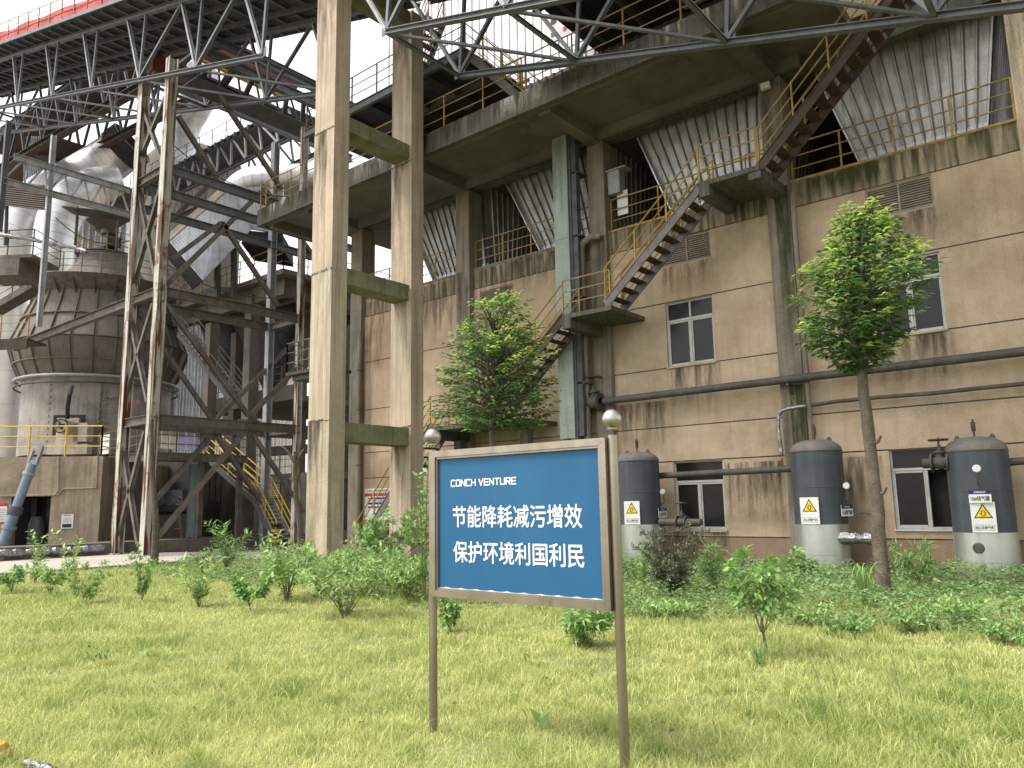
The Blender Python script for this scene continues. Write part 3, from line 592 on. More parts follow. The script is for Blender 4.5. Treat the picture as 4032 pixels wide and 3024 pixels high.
# small fittings on the third column
CB = thing('junction_box', 'grey weathered electrical box fixed high on the concrete column', 'box', (-12.1, 19.9, 11.6))
mb = MB(); a = P(1325, 420, Y=20.02); mb.box((-12.28, 19.95, a.z), (-11.85, 20.3, a.z+.75)); obj('box_body', mb, STEELL, CB); mb = MB(); mb.box((-12.34, 19.9, a.z+.752), (-11.6, 20.35, a.z+.8)); obj('box_hood', mb, STEELL, CB)
CB = thing('notice_plate', 'blank white plate hung behind the wall-top railing', 'sign', (-11.6, 20.15, 10.5))
mb = MB(); a, b = P(1333, 425, Y=20.16), P(1357, 460, Y=20.16); mb.box((a.x, 20.16, b.z), (b.x, 20.18, a.z+.15)); obj('plate', mb, PLATE, CB)
CB = thing('flood_lamp', 'small pale lamp box on the column under the walkway', 'lamp', (-6.9, 19.7, 12.8))
a = P(1655, 188, Y=19.7); mb = MB(); mb.box((a.x-.12, 19.6, a.z-.08), (a.x+.12, 19.72, a.z+.1)); obj('lamp_body', mb, PLATE, CB); mb = MB(); mb.box((a.x-.02, 19.72, a.z-.02), (a.x+.02, 19.8, a.z+.02)); obj('lamp_arm', mb, PIPE, CB)

# ------------------------------------------------------------------ AIR TANKS
def tank(x, y, z0, zs, ztop, zsk, label, plate, side, plug=False):
    r = .59; T = thing('air_tank', label, 'tank', (x, y, z0), 'grey air tanks along the wall')
    ref = (0, -1, 0)
    mb = MB(); mb.lathe((x, y, 0), [(r, zsk), (r, zs-.04)], 48); mb.lathe((x, y, 0), [(r, zs-.04), (r+.006, zs-.03), (r+.006, zs-.005), (r, zs)], 48); sh_ = obj('shell', mb, TANK, T, True)
    mb = MB()
    for zr in (zsk+(zs-zsk)*.5, zsk+.012): mb.lathe((x, y, zr), [(r, -.012), (r+.005, -.006), (r+.005, .006), (r, .012)], 48)
    obj('weld_seam', mb, TANK, sh_, True)
    h = ztop-zs; mb = MB(); mb.lathe((x, y, zs), [(r*math.cos(t)**.75 if t < 1.5 else .0, h*math.sin(t)) for t in np.linspace(0, math.pi/2, 10)], 48); obj('dome', mb, TDUST, T, True)
    mb = MB(); mb.lathe((x, y, 0), [(r+.004, z0), (r+.004, z0+.45), (r+.012, z0+.455), (r+.012, zsk)], 48); mb.lathe((x, y, 0), [(r+.012, zsk), (r-.02, zsk+.001)], 48); sk = obj('skirt', mb, SKIRT, T, True)
    if plug: mb = MB(); q = P(1983+131, 1184, Y=y-r-.02); mb.lathe((q.x, q.y+.03, q.z), [(0, .05), (.09, .05), (.11, .03), (.11, 0)], 20, axis=(0, -1, 0)); obj('inspection_plug', mb, PIPE, sk, True)
    for s_ in (-1, 1):
        mb = MB(); c = Vector((x+s_*.33, y, zs+h*.68)); mb.poly([c+Vector((-.06, 0, -.06)), c+Vector((.06, 0, -.06)), c+Vector((.055, 0, .09)), c+Vector((.02, 0, .14)), c+Vector((-.02, 0, .14)), c+Vector((-.055, 0, .09))], (0, .03, 0)); obj('lifting_lug', mb, TANK, T)
    mb = MB(); mb.tube([(x, y, ztop-.02), (x, y, ztop+.12)], .02, 8); mb.tube([(x, y, ztop+.12), (x, y, ztop+.32)], .045, 10); mb.tube([(x, y, ztop+.32), (x, y, ztop+.38)], .02, 8); obj('safety_valve', mb, BROWN, T, True)
    # warning plate, facing the lawn
    def onshell(ang, off=.02): return Vector((x+math.sin(ang)*(r+off), y-math.cos(ang)*(r+off), 0)), Vector((math.cos(ang), math.sin(ang), 0))
    ang = side[0]; c, ex = onshell(ang); ez = Vector((0, 0, 1)); w, hh = .44, .62; zc = zsk+.31+.01
    nrm = Vector((math.sin(ang), -math.cos(ang), 0)); o = c-ex*w/2+ez*(zc-hh/2)
    mb = MB(); mb.obox(o, ex*w, nrm*.012, ez*hh); pl = obj('warning_plate', mb, PLATE, T)
    def tri(s, m, dz, lift):
        mb = MB(); k = c+nrm*lift+ez*(zc+.08+dz); mb.poly([k+ex*s*.5-ez*s*.29, k-ex*s*.5-ez*s*.29, k+ez*s*.58], nrm*.002); obj('warning_triangle', mb, m, pl)
    tri(.34, BLK, 0, .013); tri(.27, WARN, 0, .0165)
    mb = MB(); k = c+nrm*.02+ez*(zc+.07)
    for a, b in (((-.03, -.04), (-.03, .06)), ((.03, -.04), (.03, .06)), ((-.03, .06), (.03, .06)), ((-.03, -.04), (.03, -.04)), ((-.06, .0), (-.03, .0)), ((.03, .02), (.06, .02))):
        mb.beam(k+ex*a[0]+ez*a[1], k+ex*b[0]+ez*b[1], .009, .009, ref=nrm)
    obj('cylinder_symbol', mb, BLK, pl)
    mb = MB(); k = c+nrm*.013+ez*(zc-.21)
    for a, b in (((-.17, -.05), (.17, -.05)), ((-.17, .05), (.17, .05)), ((-.17, -.05), (-.17, .05)), ((.17, -.05), (.17, .05))):
        mb.beam(k+ex*a[0]+ez*a[1], k+ex*b[0]+ez*b[1], .004, .004, ref=nrm)
    obj('text_box', mb, BLK, pl)
    text('当心压缩气体', BLK, pl, k, ex, ez, .06, width=.31, height=.062, center=True, bold=.012)
    # identity plate hanging
    ang = side[1]; c, ex = onshell(ang, .06); nrm = Vector((math.sin(ang), -math.cos(ang), 0)); w, hh = .40, .26; zc = side[2]
    if len(side) > 3: ex = Vector((math.cos(side[3]), math.sin(side[3]), 0)); nrm = Vector((math.sin(side[3]), -math.cos(side[3]), 0))
    o = c-ex*w/2+ez*(zc-hh/2)
    mb = MB(); mb.obox(o, ex*w, nrm*.01, ez*hh); ip = obj('identity_plate', mb, PLATE, T)
    mb = MB(); mb.obox(o+ez*hh*.68+nrm*.0105, ex*w, nrm*.002, ez*hh*.32); obj('plate_header', mb, NAVY, ip)
    text('CONCH', WHT, ip, c+nrm*.014+ez*(zc+hh*.34), ex, ez, .04, width=.2, height=.04, center=True, bold=.02)
    text(plate, BLK, ip, c+nrm*.012+ez*(zc-hh*.15), ex, ez, .1, width=.33, height=.1, center=True, bold=.01)
    # gauge on its siphon
    ci, e2 = onshell(ang, 0); n2 = Vector((math.sin(ang), -math.cos(ang), 0)); z = zc+hh/2
    mb = MB(); mb.tube([ci+ez*(z+.12), ci+n2*.1+ez*(z+.12), ci+n2*.13+ez*(z+.2), ci+n2*.13+ez*(z+.36)], .014, 6)
    mb.tube([ci+n2*.03+ez*(z+.12), c-ex*.1+ez*(z-.0)], .006, 5); mb.tube([ci+n2*.03+ez*(z+.12), c+ex*.1+ez*(z-.0)], .006, 5); pp = obj('gauge_pipe', mb, PIPE, T)
    mb = MB(); mb.lathe(ci+n2*.10+ez*(z+.44), [(0, 0), (.075, 0), (.08, .03), (.066, .05), (0, .05)], 20, axis=(.1, -1, .0)); obj('pressure_gauge', mb, PLATE, T, True)
    return T
tank(-11.05, 18.95, -.12, 2.73, 2.98, .99, 'grey air tank number 12 beside the blue board post', '12#储气罐', (.19, 1.75, 1.29, 1.5))
tank(-6.19, 19.1, -.15, 2.73, 3.01, 1.0, 'grey air tank number 11 standing left of the tree trunk', '11#储气罐', (-.07, 1.40, 1.31, 1.2))
tank(-2.83, 19.1, -.22, 2.55, 2.85, .84, 'grey air tank number 10 at the right edge with round plug in its skirt', '10#储气罐', (.16, .12, 1.58), True)
# valves at the tanks
vt = thing('gate_valve', 'dusty gate valve on the left side of the right tank', 'valve', (-3.6, 18.9, 2.3))
q = P(2026, 1000, Y=18.9); mb = MB(); mb.tube([q-Vector((.3, 0, 0)), q+Vector((.5, .1, 0))], .11, 14); obj('pipe_stub', mb, PIPE, vt, True); valve(vt, q+Vector((.05, 0, 0)), (1, 0, 0), .11, .5)
vt = thing('gate_valve', 'foil wrapped valve low between the middle tank and the tree', 'valve', (-5.3, 18.9, .5))
q = P(1855, 1163, Y=18.85); mb = MB(); pts = [q+Vector((-.45+.1*k, 0, random.uniform(-.02, .02))) for k in range(9)]; mb.tube(pts, [.13+random.uniform(-.03, .03) for _ in pts], 12); obj('foil_wrap', mb, FOIL, vt)
mb = MB(); mb.tube([q+Vector((.3, 0, .1)), q+Vector((.3, 0, .55))], .022, 8); mb.tube([q+Vector((.3, 0, .55)), q+Vector((.08, 0, .58))], .02, 6); mb.lathe(q+Vector((.3, 0, .08)), [(.1, 0), (.1, .06), (.04, .08)], 12); obj('lever', mb, BROWN, vt, True)
vt = thing('gate_valve', 'rusty gate valve low beside the left tank behind the dark bush', 'valve', (-10.0, 18.8, .6))
q = P(1466, 1128, Y=18.8); mb = MB(); pts = [q+Vector((-.55+.15*k, 0, 0)) for k in range(9)]; mb.tube(pts, [.10+random.uniform(-.012, .012) for _ in pts], 12); obj('pipe_stub', mb, PIPE, vt, True); valve(vt, q+Vector((.1, 0, 0)), (1, 0, 0), .09, .5)

# notice board by the low stair
nb = thing('notice_board', 'white hazard notice with red band and small print on the wall behind the low stair', 'sign', (-23.2, 19.9, 1.15))
mb = MB(); mb.box((-23.95, 19.93, 1.1), (-22.4, 19.96, 2.3)); obj('board', mb, PLATE, nb)
text('CONCH 职业病危害告知卡', BLK, nb, (-23.85, 19.929, 2.15), (1, 0, 0), (0, 0, 1), .1, width=1.3, height=.11, bold=.01)
mb = MB(); mb.box((-23.94, 19.924, 2.0), (-22.41, 19.928, 2.12)); obj('red_band', mb, RED, nb)
for z in (1.92, 1.72, 1.58): mb = MB(); mb.box((-23.75, 19.924, z-.035), (-22.6, 19.928, z+.035)); obj('dark_band', mb, NAVY, nb)
for k in range(5): mb = MB(); mb.box((-23.75, 19.925, 1.86-k*.025), (-22.7-.1*(k % 2), 19.928, 1.867-k*.025)); obj('print_line', mb, STEEL, nb)
for x in (-23.4, -23.2): mb = MB(); mb.lathe((x, 19.928, 1.32), [(.085, 0), (.085, .004), (0, .004)], 16, axis=(0, -1, 0)); obj('round_symbol', mb, BLUE, nb)

# ------------------------------------------------------------------ BLUE NOTICE BOARD ON THE LAWN
q0, q1 = P(942, 1580, Z=0), P(1348, 1690, Z=0); yb = (q0.y+q1.y)/2
q0.y = q1.y = yb
SB = thing('information_board', 'blue board with white Chinese slogan between two steel posts with ball tops', 'sign', ((q0.x+q1.x)/2, yb, 0))
def at_y(x, y): return P(x, y, Y=yb)
xl = at_y(935, 1100).x; xr = at_y(1331, 1150).x; pr = .030
zbl = at_y(932, 946).z; zbr = at_y(1310, 904).z; zb_ = (zbl+zbr)/2
for x in (xl, xr):
    mb = MB(); mb.lathe((x, yb, -.1), [(pr, 0), (pr, zb_+.0)], 24); p = obj('post', mb, STNL, SB, True)
    mb = MB(); mb.lathe((x, yb, zb_), [(.001, -.063)]+[(.063*math.sin(t), -.063*math.cos(t)) for t in np.linspace(.15, math.pi, 14)], 28); mb.lathe((x, yb, zb_-.066), [(pr+.002, 0), (pr+.003, .012)], 24); obj('ball_finial', mb, BALL, p, True)
zt = (at_y(945, 975).z+at_y(1298, 948).z)/2; zo = (at_y(946, 1292).z+at_y(1318, 1312).z)/2
xa, xb = xl+pr-.004, xr-pr+.004; fwid = .046
yf = yb-.052; yk = yb+.035
def bar(pts, y0, y1): 
    mb = MB(); mb.poly([Vector((a, y0, b)) for a, b in pts], (0, y1-y0, 0)); return mb
fr = [[(xa, zo), (xb, zo), (xb-fwid, zo+fwid), (xa+fwid, zo+fwid)], [(xb, zo), (xb, zt), (xb-fwid, zt-fwid), (xb-fwid, zo+fwid)],
      [(xb, zt), (xa, zt), (xa+fwid, zt-fwid), (xb-fwid, zt-fwid)], [(xa, zt), (xa, zo), (xa+fwid, zo+fwid), (xa+fwid, zt-fwid)]]
for pts in fr:
    c = Vector((sum(a for a, b in pts)/4, 0, sum(b for a, b in pts)/4)); sh = [(c.x+(a-c.x)*.9985, c.z+(b-c.z)*.9985) for a, b in pts]
    fb = obj('frame_rail', bar(sh, yf, yk), STNL, SB)
# inner bead
for (a, b, c_, d_) in ((xa+fwid, zo+fwid, xb-fwid, zo+fwid+.016), (xa+fwid, zt-fwid-.016, xb-fwid, zt-fwid), (xa+fwid, zo+fwid+.016, xa+fwid+.016, zt-fwid-.016), (xb-fwid-.016, zo+fwid+.016, xb-fwid, zt-fwid-.016)):
    mb = MB(); mb.box((a+.001, yf+.012, b+.001), (c_-.001, yk, d_-.001)); obj('inner_bead', mb, STNL, SB)
px0, px1, pz0, pz1 = xa+fwid+.013, xb-fwid-.013, zo+fwid+.014, zt-fwid-.013
mb = MB(); yp = yf+.03; mb.box((px0, yp, pz0), (px1, yk-.004, pz1)); pan = obj('panel', mb, BLUE, SB)
# torn white lower edge of the vinyl
mb = MB(); n = 90
for i in range(n):
    t = i/n; h = .003+.006*abs(math.sin(i*.35))**6; mb.box((px0+(px1-px0)*t, yp-.0012, pz0), (px0+(px1-px0)*(t+1/n), yp-.0004, pz0+h))
obj('worn_edge', mb, PLATE, pan)
mb = MB(); mb.box((xa, yk+.001, zo+.01), (xb, yk+.012, zt-.01)); obj('back_sheet', mb, STNL, SB)
PWd, PHt = px1-px0, pz1-pz0
def tx(body, m, L, r_, tp, bt, bold):
    p0 = P(*L[0], Y=yp); p1 = P(*L[1], Y=yp); x0, x1 = p0.x, p1.x
    return text(body, m, pan, (x0, yp, (P(*L[2], Y=yp).z)), (1, 0, 0), (0, 0, 1), .1, width=x1-x0, height=abs(P(*L[3], Y=yp).z-P(*L[2], Y=yp).z), bold=bold, thick=.0016)
K = lambda x, y: ((1650+x*900/1757)*2212/4032, (1600+y*900/1757)*2212/4032)
tx('节能降耗减污增效', WHT, [K(262, 850), K(1252, 820), K(262, 928), K(262, 768)], 0, 0, 0, .015)
tx('保护环境利国利民', WHT, [K(266, 1110), K(1268, 1130), K(266, 1196), K(266, 1035)], 0, 0, 0, .015)
# squared block lettering, drawn stroke by stroke
def blocktext(word, L):
    x0 = P(*L[0], Y=yp).x; x1 = P(*L[1], Y=yp).x; z0 = P(*L[2], Y=yp).z; z1 = P(*L[3], Y=yp).z
    G_ = {'C': [((1, 1), (.12, 1), (0, .86), (0, .14), (.12, 0), (1, 0))], 'O': [((.12, 0), (.88, 0), (1, .14), (1, .86), (.88, 1), (.12, 1), (0, .86), (0, .14), (.12, 0))],
          'N': [((0, 0), (0, 1), (1, 0), (1, 1))], 'H': [((0, 0), (0, 1)), ((1, 0), (1, 1)), ((0, .5), (1, .5))], 'V': [((0, 1), (.5, 0), (1, 1))],
          'E': [((1, 1), (0, 1), (0, 0), (1, 0)), ((0, .5), (.9, .5))], 'T': [((0, 1), (1, 1)), ((.5, 1), (.5, 0))], 'U': [((0, 1), (0, .14), (.12, 0), (.88, 0), (1, .14), (1, 1))],
          'R': [((0, 0), (0, 1), (.88, 1), (1, .88), (1, .55), (.88, .45), (0, .45)), ((.5, .45), (1, 0))]}
    adv = [1.0 if c != ' ' else .42 for c in word]; tot = sum(adv); u = (x1-x0)/tot; x = x0; st = (z1-z0)*.185; vx = None; ly = 0.; mb = MB()
    for c, a in zip(word, adv):
        if c != ' ':
            w = u*.72
            if c == 'V': vx = x
            for s_ in G_[c]:
                for p, q in zip(s_, s_[1:]):
                    ly += .00002
                    pp = Vector((x+p[0]*w, yp-.0012-ly, z0+st/2+p[1]*(z1-z0-st))); qq = Vector((x+q[0]*w, yp-.0012-ly, z0+st/2+q[1]*(z1-z0-st))); d = (qq-pp).normalized()*st*.42
                    mb.beam(pp-d, qq+d, .0016, st, ref=Vector((0, 1, 0)).cross(d).normalized())
        x += u*a
    obj('lettering', mb, WHT, pan)
    mb = MB(); w = u*.72; mb.poly([Vector((vx+w*.3, yp-.0045, z1)), Vector((vx+w*.7, yp-.0045, z1)), Vector((vx+w*.5, yp-.0045, z0+(z1-z0)*.45))], (0, -.0005, 0)); obj('red_accent', mb, RED, pan)
blocktext('CONCH VENTURE', [K(249, 590), K(757, 560), K(249, 620), K(249, 565)])

# ------------------------------------------------------------------ CONCRETE GALLERY FRAME
CF = thing('concrete_trestle', 'pair of tall bare concrete columns joined by three mossy beams', 'trestle', (-17.67, 14.8, 0))
CX0, CX1 = -18.15, -17.2
for y0, y1 in ((13.02, 13.57), (16.07, 16.6)):
    mb = MB(); zz = [-.3, 4.0, 8.3, 12.6, 17.9]
    for i, (a, b) in enumerate(zip(zz, zz[1:])): mb.box((CX0+.006*(i % 2), y0+.004*(i % 2), a), (CX1-.006*(i % 2), y1, b))
    c = obj('column', mb, CONC, CF)
    for zt_c, zb_c, x0, x1, m in ((12.6, 9.2, CX0, CX1-.3, ST_DARK), (8.3, 5.0, CX0+.2, CX1, ST_LIME), (17.9, 14, CX0, CX1, ST_DARK), (4.0, 1.2, CX0, CX1-.2, ST_DARK)): stain(c, x0, x1, zt_c, zb_c, y0-.012, m)
    mb = MB()
    for z in zz[1:-1]:
        for k in range(26): mb.obox((CX0+(CX1-CX0)*k/26, y0-.006, z-.03+random.uniform(-.02, .02)), ((CX1-CX0)/26, 0, 0), (0, .01, 0), (0, 0, random.uniform(.015, .06)))
    obj('rough_joint', mb, SLAB, c)
for z0, z1 in ((12.68, 13.15), (7.98, 8.46), (3.42, 3.96), (17.4, 17.89)):
    mb = MB(); mb.box((CX0+.12, 13.57, z0), (CX1-.1, 16.07, z1)); obj('tie_beam', mb, BEAMC, CF)

# ------------------------------------------------------------------ INCLINED CONVEYOR GALLERIES
def zb(X): return 14.85+.2935*(-15.25-X)
def gallery(name, label, xn, x_top, deck=None, rail=False):
    """trusses at Y 13.3 and 16.3; xn = bottom nodes, x_top = top nodes"""
    T = thing(name, label, 'conveyor gallery', (xn[0], 14.8, zb(xn[0])), 'inclined conveyor galleries overhead')
    H = 3.05
    for Y, m in ((13.3, STEEL), (16.3, STEELD if rail else STEEL)):
        mb = MB(); mb.ibeam((xn[0], Y, zb(xn[0])), (xn[-1], Y, zb(xn[-1])), .18, .16, .02); obj('bottom_chord', mb, STEEL, T)
        mb = MB(); mb.ibeam((x_top[0], Y, zb(x_top[0])+H), (x_top[-1], Y, zb(x_top[-1])+H), .18, .2, .02); obj('top_chord', mb, STEEL, T)
        for x in xn:
            tops = [t for t in x_top if abs(t-x) < 3.4]
            for t in tops:
                lit = t < x  # diagonals leaning this way take paler steel to look lit
                mb = MB(); mb.ibeam((x, Y, zb(x)+.05), (t, Y, zb(t)+H-.08), .10, .13, .014, ref=(0, 1, 0)); obj('diagonal', mb, STEELL if lit else STEEL, T)
            mid = x+.25
            mb = MB(); mb.beam((x, Y, zb(x)+.05), (mid, Y, zb(mid)+H-.08), .10, .10); obj('upright', mb, STEEL, T)
            mb = MB(); mb.box((x-.22, Y-.012, zb(x)-.05), (x+.22, Y+.012, zb(x)+.28)); obj('gusset_plate', mb, STEEL, T)
    for i, x in enumerate(xn):
        mb = MB(); mb.ibeam((x, 13.35, zb(x)), (x, 16.25, zb(x)), .1, .1, .012); obj('cross_strut', mb, STEEL, T) if not rail or i % 2 == 0 else None
        if i+1 < len(xn):
            a, b = (x, 13.35), (xn[i+1], 16.25)
            mb = MB(); mb.angle((a[0], a[1], zb(a[0])), (b[0], b[1], zb(b[0])), .09); obj('wind_brace', mb, STEEL, T)
    x0, x1 = x_top[0], x_top[-1]
    n = int(abs(x1-x0)/1.2); dk = MB()
    for k in range(n):
        x = x0+(x1-x0)*(k+.5)/n; mb = MB(); mb.ibeam((x, 12.6, zb(x)+H+.18), (x, 17.0, zb(x)+H+.18), .09, .16, .012); obj('purlin', mb, STEEL, T)
    ex = Vector((x1-x0, 0, zb(x1)-zb(x0)))
    mb = MB(); mb.ribbed((x0, 12.5, zb(x0)+H+.28), (x0, 17.1, zb(x0)+H+.28), (x1, 17.1, zb(x1)+H+.28), (x1, 12.5, zb(x1)+H+.28), 22, .04, (0, 0, 1)); obj('deck_sheet', mb, STEELD, T)
    mb = MB(); mb.beam((x0, 12.48, zb(x0)+H+.3), (x1, 12.48, zb(x1)+H+.3), .05, .16); mb.beam((x0, 17.12, zb(x0)+H+.3), (x1, 17.12, zb(x1)+H+.3), .05, .16); obj('deck_edge', mb, STEEL, T)
    for y in (14.2, 15.4):
        mb = MB(); mb.ibeam((x0, y, zb(x0)+H), (x1, y, zb(x1)+H), .1, .18); obj('stringer', mb, STEELD, T)
    if rail:
        railing(T, [(x0, 12.5, zb(x0)+H+.38), (x1, 12.5, zb(x1)+H+.38)], 1.15, YEL, 1.6)
        mb = MB(); nn = 60
        for k in range(nn):
            a = x0+(x1-x0)*k/nn; b = x0+(x1-x0)*(k+1)/nn; w0 = .04*math.sin(k*1.3); w1 = .04*math.sin((k+1)*1.3)
            mb.add([(a, 12.53+w0, zb(a)+H+.4), (b, 12.53+w1, zb(b)+H+.4), (b, 12.53-w1*.5, zb(b)+H+1.0+.06*math.sin(k+1)), (a, 12.53-w0*.5, zb(a)+H+1.0+.06*math.sin(k))], [(0, 1, 2, 3)])
        o = obj('red_netting', mb, REDF, T)
        sm = o.modifiers.new('thick', 'SOLIDIFY'); sm.thickness = .012
        mb = MB()
        mb.ibeam((x1-.6, 12.7, zb(x1)+H), (x1-.6, 16.9, zb(x1)+H), .16, .22); obj('end_beam', mb, STEEL, T)
    return T
gallery('conveyor_gallery', 'dark inclined truss gallery with red netting and yellow rail left of the concrete columns', [-60.3, -55.4, -50.5, -45.6, -40.5, -35.67, -30.78, -26.05, -21.57], [-62.2, -57.3, -52.0, -46.95, -41.9, -37.05, -32.25, -27.4, -23.0, -17.9], rail=True)
gallery('conveyor_gallery', 'pale grey inclined steel truss gallery passing overhead at the upper right', [-15.25, -10.87, -6.59, -2.29, 2.0, 6.3], [-17.4, -13.1, -8.75, -4.45, -.15, 4.15, 8.4])

# ------------------------------------------------------------------ STEEL TOWER
XB, YB_ = -28.6, 13.6; XA = P(255, 1150, Y=YB_).x; YC = P(648, 700, X=XB).y
TW = thing('steel_tower', 'braced steel tower with two tall legs of flaking white paint and rust', 'tower', (XB, YB_, -.05))
def zB(y, x=335): return P(x, y, Y=YB_).z
zlow, zmid, zup = zB(905, 327), zB(628, 346), zB(362, 362)
zlow2, zmid2, zup2 = P(245, 920, Y=YB_).z, P(265, 648, Y=YB_).z, P(288, 405, Y=YB_).z
ztopB = zB(125, 375)
def leg(p, z, m, w=.34):
    mb = MB(); mb.ibeam((p[0], p[1], -.05), (p[0], p[1], z), w, w, .03, ref=(0, 1, 0)); mb.box((p[0]-w*.8, p[1]-w*.8, -.06), (p[0]+w*.8, p[1]+w*.8, .02)); obj('leg', mb, m, TW)
leg((XB, YB_), ztopB, RUST, .36); leg((XA, YB_), ztopB, RUST, .36); leg((XB, YC), ztopB-.5, RUST, .26); leg((XA, YC), ztopB-.5, STEELL, .3)
for z, zz2 in ((zlow, zlow), (zmid, zmid), (zup, zup)):
    mb = MB(); mb.ibeam((XA+.19, YB_, z), (XB-.19, YB_, z), .22, .34, .02); obj('girt', mb, TWR, TW)
    mb = MB(); mb.ibeam((XB, YB_+.19, z), (XB, YC, z), .24, .36, .022); obj('girt', mb, TWR if z < zup else STEEL, TW)
    mb = MB(); mb.ibeam((XA, YB_+.19, z), (XA, YC, z), .24, .36, .022); obj('girt', mb, TWR if z < zup else STEEL, TW)
    mb = MB(); mb.ibeam((XA+.15, YC, z), (XB-.15, YC, z), .2, .3, .02); obj('girt', mb, TWR, TW)
z4 = P(366, 410, Y=YB_).z
for X in (XB, XA):
    mb = MB(); mb.ibeam((X, YB_+.2, z4), (X, YC+3.5, z4), .22, .32, .022); obj('girt', mb, STEEL, TW)
    mb = MB(); mb.ibeam((X, YC, zup), (X, YC+4, zup), .22, .32, .022); obj('girt', mb, STEEL, TW)
    mb = MB(); mb.ibeam((X, YC, zlow), (X, YC+6, zlow), .24, .36, .022); obj('girt', mb, TWR, TW)
mb = MB(); mb.ibeam((XA-.2, YB_, zmid), (XA-13, YB_, zmid), .24, .38, .022); obj('girt', mb, TWR, TW)
def brace(a, b, X=None, Y=None, w=.17, m=TWR, dx=0):
    p = P(*a, X=X, Y=Y); q = P(*b, X=X, Y=Y); n = Vector((dx, 0, 0)) if X else Vector((0, dx, 0)); r_ = (1, 0, 0) if X else (0, 1, 0)
    mb = MB(); mb.ibeam(p+n, q+n, w, w*1.05, .016, ref=r_); obj('brace', mb, m, TW)
for a, b, X in (((337, 1080), (456, 942), XA), ((338, 1164), (532, 930), XB), ((469, 942), (622, 1170), XA), ((546, 937), (656, 1106), XB), ((470, 902), (640, 735), XA), ((541, 898), (672, 765), XB), ((352, 648), (538, 898), XB), ((290, 660), (453, 898), XA),
                ((385, 250), (470, 385), XB), ((475, 205), (610, 410), XB), ((470, 385), (340, 500), XA), ((372, 560), (480, 480), XB), ((480, 480), (600, 660), XB), ((575, 410), (672, 545), XB), ((350, 625), (575, 405), XB)): brace(a, b, X=X, dx=-.03)
for a, b in (((258, 925), (297, 1174)), ((312, 932), (246, 1192)), ((273, 656), (318, 868)), ((330, 656), (262, 880)), ((295, 395), (338, 610)), ((352, 385), (285, 620)), ((300, 210), (350, 350)), ((365, 190), (298, 350))): brace(a, b, Y=YB_, w=.15, dx=.03)
for (x, y) in ((456, 935), (538, 925)):
    q = P(x, y, X=XA if x < 500 else XB); mb = MB(); mb.box((q.x-.015, q.y-.5, q.z-.3), (q.x+.015, q.y+.5, q.z+.35)); obj('gusset_plate', mb, TWR, TW)
# light frame left of the tower, towards the lawn
LF = thing('pipe_support', 'pale slender steel frame of two long beams left of the rusty tower', 'frame', P(85, 705, X=XA))
a1, b1, a2, b2 = P(30, 338, X=XA), P(280, 412, X=XA), P(5, 390, X=XA), P(280, 464, X=XA)
for p, q in ((a1, b1), (a2, b2)): mb = MB(); mb.ibeam(p, q, .16, .24, .018); obj('rail_beam', mb, STEELL, LF)
for k in range(6):
    t0, t1 = k/6, (k+1)/6; p = a2.lerp(b2, t0); q = a1.lerp(b1, (t0+t1)/2); r_ = a2.lerp(b2, t1)
    for u, v in ((p, q), (q, r_)): mb = MB(); mb.angle(u, v, .08, ref=(1, 0, 0)); obj('web_bar', mb, STEELL, LF)
for (a, b, m) in (((108, 290), (84, 706), STEELL), ((18, 260), (-2, 500), STEELD)):
    q0_, q1_ = P(*a, X=XA), P(*b, X=XA); mb = MB(); mb.ibeam(q1_, Vector((q1_.x, q1_.y, q0_.z)), .17, .17, .02, ref=(0, 1, 0)); obj('post', mb, m, LF)

# cross galleries and girders high over the tower
CG = thing('pipe_bridge', 'grey steel pipe bridge crossing high behind the inclined gallery', 'bridge', P(560, 300, X=-30))
for a, b, X, h in (((430, 108), (690, 222), -29.0, .42), ((375, 150), (690, 305), -30.5, .42), ((330, 165), (665, 330), -33.5, .4), ((450, 80), (690, 170), -29, .3)):
    p, q = P(*a, X=X), P(*b, X=X); mb = MB(); mb.ibeam(p, Vector((X, q.y+3, p.z)), .3, h, .03); obj('long_beam', mb, STEEL, CG)
p0_, p1_ = P(430, 108, X=-29), P(690, 222, X=-29); r0_, r1_ = P(375, 150, X=-30.5), P(690, 305, X=-30.5)
for k in range(8):
    t = k/7; a, b = p0_.lerp(p1_, t), r0_.lerp(r1_, t); mb = MB(); mb.ibeam(a, b, .14, .2, .015, ref=(0, 1, 0)); obj('cross_bar', mb, STEEL, CG)
    if k < 7: mb = MB(); mb.angle(a, r0_.lerp(r1_, (k+1)/7), .1); obj('lattice_bar', mb, STEELL, CG)
mb = MB(); mb.obox(Vector((-30.4, p0_.y, p0_.z-1.2)), (1.3, 0, 0), (0, p1_.y-p0_.y+2, 0), (0, 0, .05)); obj('walk_plate', mb, STEELD, CG)
RG = thing('crane_girder', 'red oxide girder with yellow strips slanting down behind the tower top', 'girder', P(560, 255, X=-36))
p, q = P(325, 135, X=-35.5), P(600, 268, X=-35.5)
for dz, hh in ((0, .95),): mb = MB(); mb.beam(p, Vector((-35.5, q.y, p.z)), .5, hh); obj('box_girder', mb, REDG, RG)
mb = MB(); mb.beam(p+Vector((1.6, 0, 1.5)), Vector((-33.9, q.y, p.z+1.5)), .4, .9); obj('box_girder', mb, REDG, RG)
mb = MB(); mb.beam(p+Vector((1.0, 0, .72)), Vector((-34.5, q.y, p.z+.72)), .3, .16); obj('yellow_rail', mb, YELB, RG)
